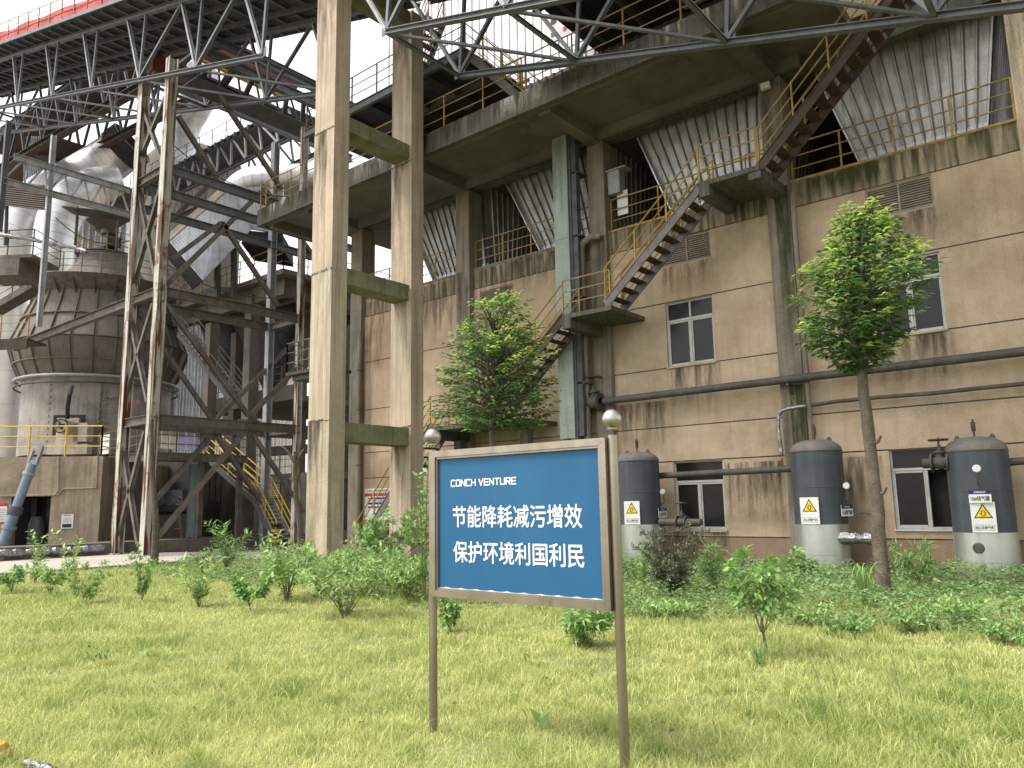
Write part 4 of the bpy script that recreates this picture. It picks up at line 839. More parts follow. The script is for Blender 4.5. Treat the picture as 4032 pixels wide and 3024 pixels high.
# second inclined truss further back
IG = thing('truss_gallery', 'small dark truss gallery with pale web bars climbing right behind the tower', 'conveyor gallery', P(470, 400, Y=24))
A0, A1 = P(270, 475, Y=24), P(660, 282, Y=24); B0, B1 = P(285, 415, Y=24), P(625, 235, Y=24)
for Y in (0, 2.2):
    o_ = Vector((0, Y, 0))
    mb = MB(); mb.ibeam(A0+o_, A1+o_, .2, .22, .02); obj('bottom_chord', mb, STEELD, IG); mb = MB(); mb.ibeam(B0+o_, B1+o_, .2, .26, .02); obj('top_chord', mb, STEELD, IG)
    for k in range(13):
        p = A0.lerp(A1, (k+.5)/13)+o_
        for dt in (-.45, .45):
            q = B0.lerp(B1, min(1, max(0, (k+.5+dt)/13)))+o_; mb = MB(); mb.beam(p, q, .1, .12, ref=(0, 1, 0)); obj('diagonal', mb, STEELL if dt > 0 or k % 2 else STEEL, IG)
mb = MB(); mb.obox(B0+Vector((0, -.2, .1)), B1-B0, (0, 2.6, 0), (0, 0, .06)); obj('deck', mb, STEELD, IG)
for k in range(26): mb = MB(); q = B0.lerp(B1, k/26); mb.box((q.x-.05, q.y-.35, q.z-.2), (q.x+.05, q.y-.1, q.z+.12)); obj('deck_bracket', mb, STEELD, IG)
railing(IG, [B0+Vector((0, -.15, .15)), B1+Vector((0, -.15, .15))], 1.1, TWR, 1.6, n_rails=2)
# third gallery at the far upper left
TG = thing('truss_gallery', 'dark brown gallery with solid bottom flange at the far upper left', 'conveyor gallery', P(40, 320, Y=18.8))
A0, A1 = P(-60, 400, Y=18.8), P(310, 185, Y=18.8); B0, B1 = A0+Vector((0, 0, 3.4)), A1+Vector((0, 0, 3.4))
for Y in (0, 2.6):
    o_ = Vector((0, Y, 0)); mb = MB(); mb.ibeam(A0+o_, A1+o_, .5, .45, .04); obj('bottom_chord', mb, BROWN, TG); mb = MB(); mb.ibeam(B0+o_, B1+o_, .3, .3, .03); obj('top_chord', mb, STEELD, TG)
    for k in range(9):
        p = A0.lerp(A1, (k+.5)/9)+o_
        for dt in (-.5, .5):
            q = B0.lerp(B1, (k+.5+dt)/9)+o_; mb = MB(); mb.ibeam(p, q, .14, .16, .02, ref=(0, 1, 0)); obj('diagonal', mb, STEELD, TG)
mb = MB(); mb.obox(B0, B1-B0, (0, 2.6, 0), (0, 0, .06)); obj('deck', mb, BROWN, TG); mb = MB(); mb.obox(A0+Vector((0, .3, .3)), (A1-A0)*.55, (0, 2.3, 0), (0, 0, .06)); obj('floor_plate', mb, BROWN, TG)

# ------------------------------------------------------------------ MILL VESSEL
DV = 43
MV = thing('vertical_mill', 'huge dust-covered grinding mill vessel with ring platform and motor at its foot', 'mill', P(205, 985, d=DV))
C0 = P(205, 985, d=DV); ax, ay = C0.x, C0.y; k36 = DV/36
def mz(y): 
    t = P(212+ (985-y)*.035, y, d=DV); return t.z
mc = (ax, ay, 0); NV = 48
def ring(rr, z, m, name, t=.05, w=.08, par=None): rr *= k36; mb = MB(); mb.lathe(mc, [(rr-t, z), (rr+w, z), (rr+w, z+.05), (rr-t, z+.05)], NV); obj(name, mb, m, par or MV)
zt_, zd, zm, zl, zk, z0_ = mz(533), mz(618), mz(752), mz(797), mz(829), mz(990)
mb = MB(); mb.lathe(mc, [(1.05*k36, zt_+.02), (1.22*k36, zt_-.1), (1.25*k36, zt_-.5), (2.35*k36, zd)], NV); cone = obj('upper_cone', mb, DUSTY, MV, True)
mb = MB(); mb.lathe(mc, [(2.9*k36, zd-.5), (3.0*k36, mz(660)), (3.72*k36, zm)], NV); body = obj('upper_body', mb, DUSTY, MV, True)
mb = MB(); mb.lathe(mc, [(3.72*k36, zm), (3.78*k36, zm-.05), (3.5*k36, zl), (3.2*k36, zk)], NV); low = obj('lower_band', mb, DUSTY, MV, True)
mb = MB(); mb.lathe(mc, [(3.2*k36, zk), (3.12*k36, zk-.1), (3.12*k36, z0_)], NV); base = obj('base_shell', mb, MILLW, MV, True)
for rr, z in ((3.74, zm), (3.5, zl), (3.34, mz(700))): ring(rr, z, DUSTY, 'stiffener_ring')
ring(1.25, zt_-.05, TWR, 'top_flange', w=.15); ring(2.35, zd+.0, TWR, 'cone_flange', w=.5)
mb = MB()
for k in range(26):
    a = 2*math.pi*k/26; e = Vector((math.cos(a), math.sin(a), 0)); c = Vector(mc)
    for (r0, za, r1, zb_2) in ((2.95, zd-.5, 3.02, mz(660)), (3.02, mz(660), 3.74, zm), (3.78, zm-.05, 3.5, zl), (3.5, zl, 3.2, zk)):
        r0 *= k36; r1 *= k36
        mb.beam(c+e*(r0+.03)+up*za, c+e*(r1+.03)+up*zb_2, .03, .1, ref=e)
obj('rib', mb, DUSTY, low)
# flared gallery deck round the waist
mb = MB(); mb.lathe(mc, [(2.9*k36, zd-.75), (3.55*k36, zd-.06), (3.6*k36, zd), (2.4*k36, zd)], NV); dk = obj('ring_deck', mb, TWR, MV, True)
for k in range(24):
    a = 2*math.pi*k/24; e = Vector((math.cos(a), math.sin(a), 0)); c = Vector(mc); mb = MB(); mb.poly([c+e*2.9*k36+up*(zd-1.1), c+e*2.92*k36+up*(zd-.1), c+e*3.5*k36+up*(zd-.1)], e.cross(up)*.03); obj('bracket', mb, DUSTY, dk)
def ring_rail(rr, z, h, m, par, n=28, a0=0, a1=2*math.pi):
    mb = MB(); c = Vector(mc)
    for k in range(n+1):
        a = a0+(a1-a0)*k/n; e = Vector((math.cos(a), math.sin(a), 0)); mb.beam(c+e*rr+up*z, c+e*rr+up*(z+h), .045, .045, ref=(0, 1, 0))
    for f_ in (.33, .66, 1): mb.tube([c+Vector((math.cos(t), math.sin(t), 0))*rr+up*(z+h*f_) for t in np.linspace(a0, a1, 50)], .022, 5)
    obj('ring_railing', mb, m, par)
ring_rail(3.5*k36, zd, 1.1, TWR, dk); ring_rail(1.3*k36, zt_, 1.1, YEL, cone, 14)
# pipe ring at the waist
mb = MB(); mb.tube([Vector(mc)+Vector((math.cos(t)*3.42*k36, math.sin(t)*3.42*k36, zk-.05)) for t in np.linspace(0, 2*math.pi, 61)], .09, 8, cap=False); obj('water_ring', mb, STEELL, MV, True)
mb = MB(); mb.tube([Vector(mc)+Vector((math.cos(t)*3.42*k36, math.sin(t)*3.42*k36, zk-.42)) for t in np.linspace(0, 2*math.pi, 61)], .05, 8, cap=False); obj('water_ring', mb, PIPE, MV, True)
# drive on the top
mb = MB(); c = Vector(mc); mb.lathe(mc, [(.55, zt_), (.55, zt_+.5), (.3, zt_+.6), (.3, zt_+1.3), (.45, zt_+1.35), (.45, zt_+1.6)], 16); mb.box((ax+.5, ay-.5, zt_+.4), (ax+1.0, ay+.2, zt_+1.0)); obj('top_drive', mb, STEELD, MV)
cam2 = Vector((-ax, -ay, 0)).normalized(); side = Vector((-cam2.y, cam2.x, 0))   # toward viewer; to the right as seen
if side.dot(VR) < 0: side = -side
# bolted front plate
def patch(a, b, za, zb_2, rr, m, name, par):
    a_c = math.atan2(cam2.y, cam2.x); s_ = 1 if (Vector((-math.sin(a_c), math.cos(a_c), 0))).dot(VR) > 0 else -1
    mb = MB(); mb.lathe(mc, [(rr, za), (rr, zb_2)], 12, a0=0, a1=1, ref=None) if False else None
    o = len(mb.v); n = 12
    for k in range(n+1):
        t = a_c+s_*(a+(b-a)*k/n); e = Vector((math.cos(t), math.sin(t), 0)); mb.v += [Vector(mc)+e*rr+up*za, Vector(mc)+e*rr+up*zb_2]
    for k in range(n): q = (o+2*k, o+2*k+2, o+2*k+3, o+2*k+1); mb.f.append(q if s_ > 0 else q[::-1])
    for t_ in (a, b):
        t = a_c+s_*t_; e = Vector((math.cos(t), math.sin(t), 0))
        for j in range(11):
            z = za+(zb_2-za)*(j+.5)/11; mb.box((Vector(mc)+e*(rr+.0)+up*z-Vector((.04, .04, .04))), (Vector(mc)+e*(rr+.03)+up*z+Vector((.04, .04, .04))))
    return obj(name, mb, m, par)
patch(-.62, .02, z0_+.2, zk-.35, 3.2*k36, MILLW, 'bolted_plate', base); patch(.10, .75, z0_+.2, zk-.35, 3.17*k36, MILLW, 'bolted_plate', base)
tp = P(217, 866, d=DV-3.9); ex = VR.copy(); ex.z = 0; ex.normalize()
text('CONCH', BLK, base, tp, ex, up, .16, width=.95, height=.17, bold=.02); text('粉磨机', RED, base, P(270, 872, d=DV-3.7), ex, up, .16, width=.8, height=.17)
mb = MB(); pts = [P(155, 835, d=DV-4.0), P(150, 855, d=DV-4.9), P(146, 880, d=DV-4.9), P(145, 905, d=DV-4.9)]; mb.tube(pts, .10, 8); obj('hose', mb, BLACK, base, True)
# motor with big round coupling
wc = P(133, 920, d=DV-4.9); nx = -VW.copy(); nx.z = 0; nx.normalize()
mb = MB(); mb.lathe(wc, [(.38, -.5), (.38, .05), (.36, .09), (.30, .09), (.28, .03), (0, .03)], 28, axis=nx); MOTORM = mat('dusty_motor_paint', (.50, .46, .39), (.40, .36, .30), .8, 0, scale=2, dirt=(.16, .13, .1), dirt_amt=.4)
wh = obj('coupling_cover', mb, MOTORM, MV, True)
mb = MB(); mb.lathe(wc+nx*.04, [(.36, 0), (.36, .07), (.31, .07), (.31, 0)], 28, axis=nx); mb.lathe(wc+nx*.04, [(.1, 0), (.1, .12), (0, .12)], 10, axis=nx)
for k in range(4): a = k*math.pi/2+.4; d_ = ex*math.cos(a)+up*math.sin(a); mb.beam(wc+nx*.09, wc+nx*.09+d_*.2, .06, .05, ref=nx)
obj('coupling_rim', mb, BLACK, wh, True)
mb = MB(); o = wc-nx*.5; zf = P(133, 980, d=DV-5).z
mb.obox(o-ex*.55-up*(o.z-zf), ex*1.1, -nx*.9, up*(o.z-zf+.45)); mb.obox(o+ex*.3-up*.75, ex*.7, -nx*.6, up*.95); mb.obox(o-ex*.95-up*(o.z-zf), ex*.45, -nx*.5, up*.55); mb.obox(o+ex*.55-up*(o.z-zf), ex*.5, -nx*.5, up*.5); obj('gear_housing', mb, MOTORM, MV)
mb = MB(); q = P(140, 905, d=DV-4.1); mb.obox(q-ex*.55-up*.9, ex*1.6, nx*.05, up*1.1); obj('dark_opening', mb, BLACK, base)

# concrete foundation block with doorway
cb = P(210, 1190, Z=.05); ub = Vector((2.4, 2.51, 0)).normalized(); nb_ = Vector((-ub.y, ub.x, 0)); ztopb = P(210, 983, d=(cb-CAM).dot(VW)).z
FB = thing('mill_foundation', 'stained concrete block with a dark doorway under the mill vessel', 'foundation', (cb.x, cb.y, 0))
def bx(x, y): # pixel on the front face -> (s along face, z)
    r_ = ray(x, y); t = (cb-CAM).dot(nb_)/r_.dot(nb_); p = CAM+r_*t; return (p-cb).dot(ub), p.z
def fbox(s0, s1, za, zb_2, d0=0, d1=.5):
    mb = MB(); mb.obox(cb+ub*s0+nb_*d0+up*(za-cb.z), ub*(s1-s0), nb_*(d1-d0), up*(zb_2-za)); return mb
sA, zA = bx(25, 1072); sB, _ = bx(110, 1080)
obj('front_wall', fbox(-9, sA, -.1, ztopb), BLOCKC, FB); obj('front_wall', fbox(sB, 0, -.1, ztopb), BLOCKC, FB); obj('lintel', fbox(sA, sB, zA, ztopb), BLOCKC, FB)
obj('top_slab', fbox(-9, -.003, ztopb-.4, ztopb-.003, .5, 16), BLOCKC, FB); obj('side_wall', fbox(-.5, -.004, -.1, ztopb-.41, .5, 16), BLOCKC, FB); obj('back_wall', fbox(-9, -.5, -.1, ztopb-.4, 4.5, 4.7), BLACK, FB)
for sx in (-1.5, -2.1): obj('inner_pier', fbox(sx-1.2, sx-1.0, -.1, 2.2, 1.5, 2), PIPE, FB)
mb = MB(); a = cb+ub*(sA+.5)+nb_*1.2; mb.lathe(a, [(.32, 0), (.32, 1.1), (.2, 1.4), (0, 1.4)], 14); obj('inner_machine', mb, STEELD, FB, True)
mb = MB()
for (pts) in ([(128, 985), (127, 1060), (118, 1070), (0, 1072)], [(212, 985), (209, 1054), (138, 1056), (128, 1068), (0, 1071)]):
    w_ = []
    for x, y in pts:
        s_, z_ = bx(x, y); w_.append(cb+ub*s_-nb_*.05+up*(z_-cb.z))
    mb.tube(w_, .035, 6)
obj('conduit', mb, BLOCKC, FB)
e0 = cb+ub*-8.5+nb_*.15; e1 = cb+ub*-.15+nb_*.15; e0.z = e1.z = ztopb
railing(FB, [e0, e1], 1.25, YELB, 1.35, r=.03); railing(FB, [e1, e1+nb_*2], 1.25, YELB, 1.35, r=.03)
def poster(name, label, x0, y0, x1, y1, bands):
    s0, za = bx(x0, y1); s1, zb_2 = bx(x1, y0); T = thing(name, label, 'poster', cb+ub*s0-nb_*.01)
    mb = MB(); o = cb+ub*s0-nb_*.03+up*(za-cb.z); mb.obox(o, ub*(s1-s0), nb_*.02, up*(zb_2-za)); obj('sheet', mb, PLATE, T)
    for m, a, b, l, r_ in bands:
        mb = MB(); mb.obox(o-nb_*.006+ub*(s1-s0)*l+up*(zb_2-za)*a, ub*(s1-s0)*(r_-l), nb_*.004, up*(zb_2-za)*(b-a)); obj('printed_band', mb, m, T)
poster('poster', 'white poster with blue edge and dark picture on the foundation wall', 132, 1109, 160, 1143, [(BLUE, 0, .03, 0, 1), (NAVY, .97, 1, 0, 1), (BLK, .1, .33, .1, .88), (NAVY, .86, .90, .15, .8)]+[(STEELL, .42+k*.06, .44+k*.06, .15, .85) for k in range(6)])
poster('notice', 'white notice with red heading left of the dark doorway', -6, 1087, 17, 1130, [(RED, .85, 1, 0, 1), (RED, 0, .06, 0, 1)]+[(STEELL, .15+k*.09, .18+k*.09, .12, .88) for k in range(7)])
# hydraulic cylinder leaning against the block
HC = thing('hydraulic_cylinder', 'long blue and grey hydraulic cylinder leaning against the foundation', 'cylinder', P(2, 1185, d=29.5))
p, q = P(70, 1002, d=29.9), P(2, 1188, d=29.2); mb = MB(); mb.tube([p, p.lerp(q, .52)], .17, 16); obj('rod_housing', mb, BLUEP, HC, True)
mb = MB(); mb.tube([p.lerp(q, .5), p.lerp(q, .56), p.lerp(q, .6)], [.24, .27, .22], 14); obj('dark_collar', mb, STEELD, HC, True)
mb = MB(); mb.tube([p.lerp(q, .58), q], .2, 16); mb.tube([p.lerp(q, .72), p.lerp(q, .76)], .26, 16); mb.tube([p.lerp(q, .9), p.lerp(q, .93)], .25, 16); obj('barrel', mb, BLUEP, HC, True)
mb = MB(); w_ = (p-q).normalized(); mb.tube([p.lerp(q, .1), p.lerp(q, .13)], .22, 14); mb.beam(p-ex*.16, p-ex*.16+w_*.62, .08, .16, ref=nx); mb.beam(p+ex*.16, p+ex*.16+w_*.62, .08, .16, ref=nx); mb.beam(p-ex*.2+w_*.62, p+ex*.2+w_*.62, .2, .12, ref=nx); mb.beam(p-ex*.2+w_*.05, p+ex*.2+w_*.05, .2, .12, ref=nx); obj('clevis', mb, STEELL, HC)
FPI = thing('foil_wrapped_pipe', 'long ground pipe in tattered silver foil along the road edge', 'pipe', P(100, 1195, X=-30.8))
a, b = P(-60, 1199, X=-30.8), P(222, 1184, X=-30.8); pts = [a.lerp(b, k/50)+Vector((0, 0, random.uniform(-.02, .02))) for k in range(51)]; mb = MB(); mb.tube(pts, [.12+random.uniform(-.03, .03) for _ in pts], 9); obj('foil_sleeve', mb, FOIL, FPI)
mb = MB(); [mb.box((a.lerp(b, t)-Vector((.08, .08, .9))), a.lerp(b, t)+Vector((.08, .08, -.1))) for t in (.2, .65)]; obj('pipe_rest', mb, FCONC, FPI)
# low plinth wall along the road
PLW = thing('plinth_wall', 'low stained concrete plinth along the far side of the road', 'wall', (-32.2, 20, 0))
mb = MB(); mb.box((-32.6, 8, -.1), (-31.05, 40, .42)); obj('wall_body', mb, FCONC, PLW)

# small platform with pale and lilac panels
PC = P(327, 966, d=31.2); PLX = P(215, 968, Y=PC.y).x; PRY = P(468, 972, X=PC.x).y
PF = thing('panel_platform', 'steel platform fenced with cream and lilac panels beside the mill', 'platform', PC)
zf = P(327, 985, d=31.2).z; zp0, zp1 = P(327, 968, d=31.2).z, P(327, 922, d=31.2).z
mb = MB(); mb.box((PLX, PC.y, zf+.1), (PC.x, PRY+1.5, zf+.16)); obj('deck', mb, STEELD, PF)
mb = MB(); mb.ibeam((PLX, PC.y, zf), (PC.x, PC.y, zf), .15, .34); mb.ibeam((PC.x, PC.y, zf), (PC.x, PRY+1.5, zf), .15, .34); obj('edge_beam', mb, TWR, PF)
npan = 8; cols = [CREAM, CREAM, CREAM, LILAC, LILAC, LILAC, LILAC, None]
for k in range(npan):
    y0 = PC.y+(PRY-PC.y)*k/npan; y1 = PC.y+(PRY-PC.y)*(k+1)/npan
    if cols[k]: mb = MB(); mb.box((PC.x-.02, y0+.03, zp0), (PC.x, y1-.03, zp1)); obj('fence_panel', mb, cols[k], PF)
for k in range(5):
    x0 = PLX+(PC.x-PLX)*k/5; x1 = PLX+(PC.x-PLX)*(k+1)/5
    if k in (0,): mb = MB(); mb.box((x0+.03, PC.y, zp0), (x1-.03, PC.y+.02, zp1)); obj('fence_panel', mb, CREAM, PF)
railing(PF, [(PLX, PC.y-.04, zf+.17), (PC.x+.04, PC.y-.04, zf+.17), (PC.x+.04, PRY+1.4, zf+.17)], zp1-zf-.1, TWR, 1.1)
for x, y in ((PLX+.2, PC.y+.2), (PC.x-.1, PRY+1.2), (PC.x-.1, (PC.y+PRY)/2+.8)):
    mb = MB(); mb.ibeam((x, y, -.1), (x, y, zf-.15), .2, .2, .02, ref=(0, 1, 0)); obj('post', mb, TWR, PF)

# ------------------------------------------------------------------ CONCRETE PROCESS BUILDING behind the tower
cc = P(611, 579, d=37); XL = P(440, 628, Y=cc.y).x; YR = P(690, 592, X=cc.x).y
PB_ = thing('process_building', 'open concrete frame with railed floors, columns and dark rooms behind the tower', 'building', (cc.x-3, cc.y+3, 0))
ths = .75
mb = MB(); mb.box((XL-4, cc.y, cc.z-.25), (cc.x, YR+6, cc.z)); obj('upper_floor', mb, FCONC, PB_)
mb = MB(); mb.box((XL-4, cc.y+.5, cc.z-1.05), (cc.x-.6, cc.y+.95, cc.z-.251)); mb.box((cc.x-1.1, cc.y+.96, cc.z-1.05), (cc.x-.6, YR+6, cc.z-.251)); mb.box((cc.x-.61, cc.y+2.2, cc.z-.9), (cc.x-.05, cc.y+3.4, cc.z-.251)); obj('floor_beam', mb, FCONC, PB_)
for k in range(4): mb = MB(); mb.box((XL-3, cc.y+2+k*1.8, cc.z-.8), (cc.x-1.1, cc.y+2.35+k*1.8, cc.z-.252)); obj('floor_beam', mb, FCONC, PB_)
railing(PB_, [(XL-3, cc.y+.08, cc.z), (cc.x-.08, cc.y+.08, cc.z), (cc.x-.08, YR+5, cc.z)], 1.2, YEL, 1.3)
def col_px(x0, x1, y0, d, wy=.7):
    a, b = P(x0, y0, d=d), P(x1, y0, d=d); c = P((x0+x1)/2, y0, d=d); w = abs((b-a).length)*.72
    mb = MB(); mb.box((c.x-w/2, c.y-w/2, -.1), (c.x+w/2, c.y+w/2, c.z)); obj('column', mb, FCONC, PB_)
col_px(531, 564, 640, 39.5); col_px(445, 474, 700, 40.5); col_px(500, 528, 720, 43); col_px(640, 668, 620, 43)
# lower floor with upstand
c2 = P(632, 862, d=38.5); xl2 = P(440, 885, Y=c2.y).x
mb = MB(); mb.box((xl2, c2.y, c2.z), (c2.x, c2.y+.3, c2.z+.75)); mb.box((xl2, c2.y+.3, c2.z), (c2.x, c2.y+6, c2.z+.25)); obj('lower_floor', mb, FCONC, PB_)
railing(PB_, [(xl2, c2.y+.15, c2.z+.75), (c2.x, c2.y+.15, c2.z+.75)], 1.1, TWR, 1.2)
c3 = P(632, 1022, d=38.5)
mb = MB(); xq = P(540, 1030, Y=c3.y).x; mb.box((xq-9, c3.y, -.1), (c3.x+2, c3.y+.3, c3.z)); obj('ground_wall', mb, FCONC, PB_); mb = MB(); mb.box((xq-9, c3.y+.31, c3.z-.3), (c3.x+2, c3.y+6, c3.z)); obj('middle_floor', mb, FCONC, PB_)
railing(PB_, [(xq, c3.y+.1, c3.z), (c3.x, c3.y+.1, c3.z)], 1.1, TWR, 1.2)
a, b = P(579, 1075, Y=c3.y-.02), P(606, 1043, Y=c3.y-.02); mb = MB(); mb.box((a.x, c3.y-.03, a.z), (b.x, c3.y-.002, b.z)); lv = obj('louvre_vent', mb, BLACK, PB_)
mb = MB(); [mb.obox((a.x, c3.y-.06, a.z+(b.z-a.z)*k/9), (b.x-a.x, 0, 0), (0, .05, .06), (0, .006, -.008)) for k in range(9)]; obj('slats', mb, LOUV, lv)
# ribbed concrete pier with a dark door, dark room with fans
a, b = P(427, 1165, d=36.5), P(484, 1165, d=38.2)
mb = MB(); zt2 = P(440, 985, d=36.5).z
for k in range(9):
    p = a.lerp(b, k/9); q = a.lerp(b, (k+1)/9); o = Vector((p.x, p.y, -.1)); mb.obox(o-VW*0+Vector((0, .06*(k % 2), 0)), q-p, Vector((-.5, .6, 0)), (0, 0, zt2))
obj('ribbed_pier', mb, FCONC, PB_)
a, b = P(445, 1168, d=36.2), P(468, 1168, d=36.9); mb = MB(); mb.obox(Vector((a.x, a.y, -.1)), b-a, Vector((-.1, .12, 0)), (0, 0, P(450, 1076, d=36.3).z)); obj('dark_doorway', mb, BLACK, PB_)
mb = MB(); a, b = P(232, 1190, d=39), P(430, 1190, d=39); mb.obox(Vector((a.x, a.y, -.1)), b-a, Vector((-.1, .2, 0)), (0, 0, P(300, 985, d=39).z)); obj('recess_wall', mb, PIPE, PB_)
a, b = P(100, 1190, d=46), P(680, 1190, d=48); mb = MB(); mb.obox(Vector((a.x, a.y, -.1)), b-a, Vector((-.2, .3, 0)), (0, 0, P(400, 1030, d=46).z)); obj('backdrop_wall', mb, PIPE, PB_)  # dark wall added as backdrop for the dark interior under the platforms
mb = MB(); a, b = P(688, 1190, d=50), P(800, 1190, d=51); mb.obox(Vector((a.x, a.y, -.1)), b-a, Vector((-.2, .3, 0)), (0, 0, P(740, 560, d=50).z)); obj('backdrop_wall', mb, PIPE, PB_)  # dark backdrop added to close the bright sky slit beside the column
mb = MB(); a, b = P(560, 970, d=50), P(700, 960, d=50); mb.obox(Vector((a.x, a.y, a.z-.5)), b-a, Vector((-.2, .3, 0)), (0, 0, .6)); obj('rear_floor', mb, FCONC, PB_)
# hopper cones under the upper floor
for x, y0, y1, d, r0, r1 in ((595, 700, 850, 44, 2.4, .5), (650, 690, 800, 45, 2.2, .4), (490, 690, 830, 45, 1.6, .4)):
    t_, b_ = P(x, y0, d=d), P(x, y1, d=d); mb = MB(); mb.lathe((t_.x, t_.y, 0), [(r1, b_.z), (r0, t_.z), (r0, t_.z+1.5)], 24); obj('discharge_cone', mb, STEELD, PB_, True)
# fans
FU = thing('cooler_unit', 'bank of round fans in a grey housing inside the dark room', 'fan unit', P(365, 1082, d=37.5))
a, b = P(333, 1105, d=37.8), P(392, 1105, d=37.8); mb = MB(); mb.obox(a+Vector((0, .0, 0)), b-a, Vector((-.5, .6, 0)), up*1.05); obj('housing', mb, STEEL, FU)
for x in (347, 367, 386):
    c = P(x, 1082, d=37.6); mb = MB(); mb.lathe(c, [(.17, .02), (.18, .06), (.21, .06), (.21, 0)], 20, axis=nx); mb.lathe(c, [(0, .01), (.16, .01)], 16, axis=nx)
    for k in range(6): e = ex*math.cos(k*1.05)+up*math.sin(k*1.05); mb.beam(c+nx*.03, c+nx*.03+e*.17, .02, .04, ref=nx)
    obj('fan', mb, STEELL, FU)
MC = thing('machine_cabinet', 'large grey steel cabinet standing on the ground in the dark room', 'cabinet', P(360, 1185, d=36.8))
a, b = P(335, 1185, d=36.8), P(425, 1180, d=37.4); mb = MB(); mb.obox(Vector((a.x, a.y, -.1)), b-a, Vector((-.5, .6, 0)), up*1.5); obj('cabinet_body', mb, STEEL, MC)
a, b = P(340, 1180, d=36.6), P(395, 1150, d=36.9); mb = MB(); mb.beam(P(388, 1115, d=36.5), P(393, 1178, d=36.5), .06, .06, ref=(0, 1, 0)); mb.beam(P(377, 1143, d=36.5), P(391, 1141, d=36.5), .06, .05); mb.beam(P(335, 1165, d=36.5), P(435, 1162, d=36.9), .08, .07); obj('yellow_guard', mb, YELB, MC)
GP = thing('green_post', 'tall pale blue-green steel post in front of the dark room', 'post', P(410, 1165, d=34.5))
a = P(410, 1165, d=34.5); t_ = P(417, 1001, d=34.5); mb = MB(); mb.beam((a.x, a.y, -.1), (a.x, a.y, t_.z), .3, .2, ref=(1, 0, 0)); obj('post_body', mb, mat('blue_green_paint', (.28, .40, .40), (.22, .32, .32), .6, .1, scale=2, streak=.3), GP)
# stairs
c0 = P(596, 1172, d=33.5); c0.z = .0; c1 = P(549, 1083, d=34.8); c2s = P(440, 985, d=37.8)
wd_ = Vector((.62, .50, 0))*.95
stair('yellow_rail_stair', 'two flight steel stair with bright yellow rails and black striped foot', c0, c1, wd_, 11, STEEL, STEELL, YELB)
YS = bpy.data.objects['yellow_rail_stair']
stair('', '', c1+Vector((-.3, .2, 0)), c2s, wd_, 15, STEEL, STEEL, YELB, parent=YS)
mb = MB(); mb.obox(c1-Vector((.4, -.3, .06)), Vector((.8, -.1, 0)), wd_, up*.06); obj('landing', mb, STEELD, YS)
for k_ in (0, 1):
    for j in range(4): mb = MB(); b_ = c0+wd_*k_; mb.box(b_+Vector((-.16, -.16, .15+j*.22)), b_+Vector((.16, .16, .26+j*.22))); obj('hazard_stripe', mb, BLK if j % 2 else YELB, YS)
p, q = P(496, 862, d=39), P(385, 722, d=41); stair('dark_stair', 'dark open stair silhouetted against the sky behind the tower', p, q, Vector((.62, .5, 0)), 15, STEELD, STEELD, TWR)
# hanging balcony beside the tall column
HB = thing('hanging_balcony', 'small rusty balcony with railing beside the tall concrete column', 'balcony', P(640, 815, d=30))
a = P(617, 806, d=29.5); b = P(672, 801, Y=a.y); mb = MB(); mb.box((a.x, a.y, a.z-.12), (b.x+.6, a.y+1.4, a.z)); obj('deck', mb, BROWN, HB); mb = MB(); mb.box((a.x+.15, a.y+.2, a.z-.3), (b.x+.4, a.y+1.2, a.z-.121)); obj('underframe', mb, STEELD, HB)
railing(HB, [(a.x, a.y+1.3, a.z), (a.x, a.y+.05, a.z), (b.x+.5, a.y+.05, a.z)], 1.15, TWR, .8)

# ------------------------------------------------------------------ DUCTS, CASING, FAR THINGS
def duct(name, label, pts, rs, d, m=DUCT, seams=True, n=28):
    T = thing(name, label, 'duct', P(*pts[-1], d=d[-1] if isinstance(d, list) else d)); ds = d if isinstance(d, list) else [d]*len(pts)
    W = [P(x, y, d=dd) for (x, y), dd in zip(pts, ds)]
    # smooth the path
    W2, R2 = [], []
    for i in range(len(W)-1):
        a, b, c, e = W[max(i-1, 0)], W[i], W[i+1], W[min(i+2, len(W)-1)]
        for k in range(6):
            t = k/6; W2.append(.5*((2*b)+(c-a)*t+(2*a-5*b+4*c-e)*t*t+(3*b-a-3*c+e)*t**3)); R2.append(rs[i]+(rs[i+1]-rs[i])*t)
    W2.append(W[-1]); R2.append(rs[-1]); mb = MB(); mb.tube(W2, R2, n); b = obj('duct_shell', mb, m, T, True)
    if seams:
        for i in range(2, len(W2)-1, 2):
            dv = (W2[i+1]-W2[i-1]).normalized(); mb = MB(); mb.lathe(W2[i]-dv*.02, [(R2[i]-.05, 0), (R2[i]+.012, 0), (R2[i]+.012, .04), (R2[i]-.05, .04)], n, axis=dv); obj('seam_band', mb, GALV, b, True)
    return T, W2
duct('gas_duct', 'very large silver clad duct bending down towards the left edge', [(262, 325), (215, 360), (150, 400), (85, 440), (40, 500), (25, 600), (20, 800), (15, 990)], [1.5, 1.6, 1.65, 1.65, 1.65, 1.6, 1.55, 1.55], [56, 56, 55, 54, 53, 53, 53, 53])
duct('gas_duct', 'silver clad duct elbow turning straight down behind the mill', [(255, 400), (205, 405), (160, 430), (128, 475), (115, 540), (108, 640), (100, 750)], [1.3, 1.3, 1.32, 1.32, 1.25, 1.22, 1.2], [54, 53, 52, 51.5, 51, 51, 51])
mbx = thing('expansion_joint', 'rusty ribbed joint at the upper end of the large silver duct', 'joint', P(265, 322, d=56)); dv = (P(278, 312, d=56)-P(245, 338, d=56)).normalized()
prof = []
for k in range(9): prof += [(1.55, k*.14), (1.68, k*.14+.03), (1.68, k*.14+.09), (1.55, k*.14+.11)]
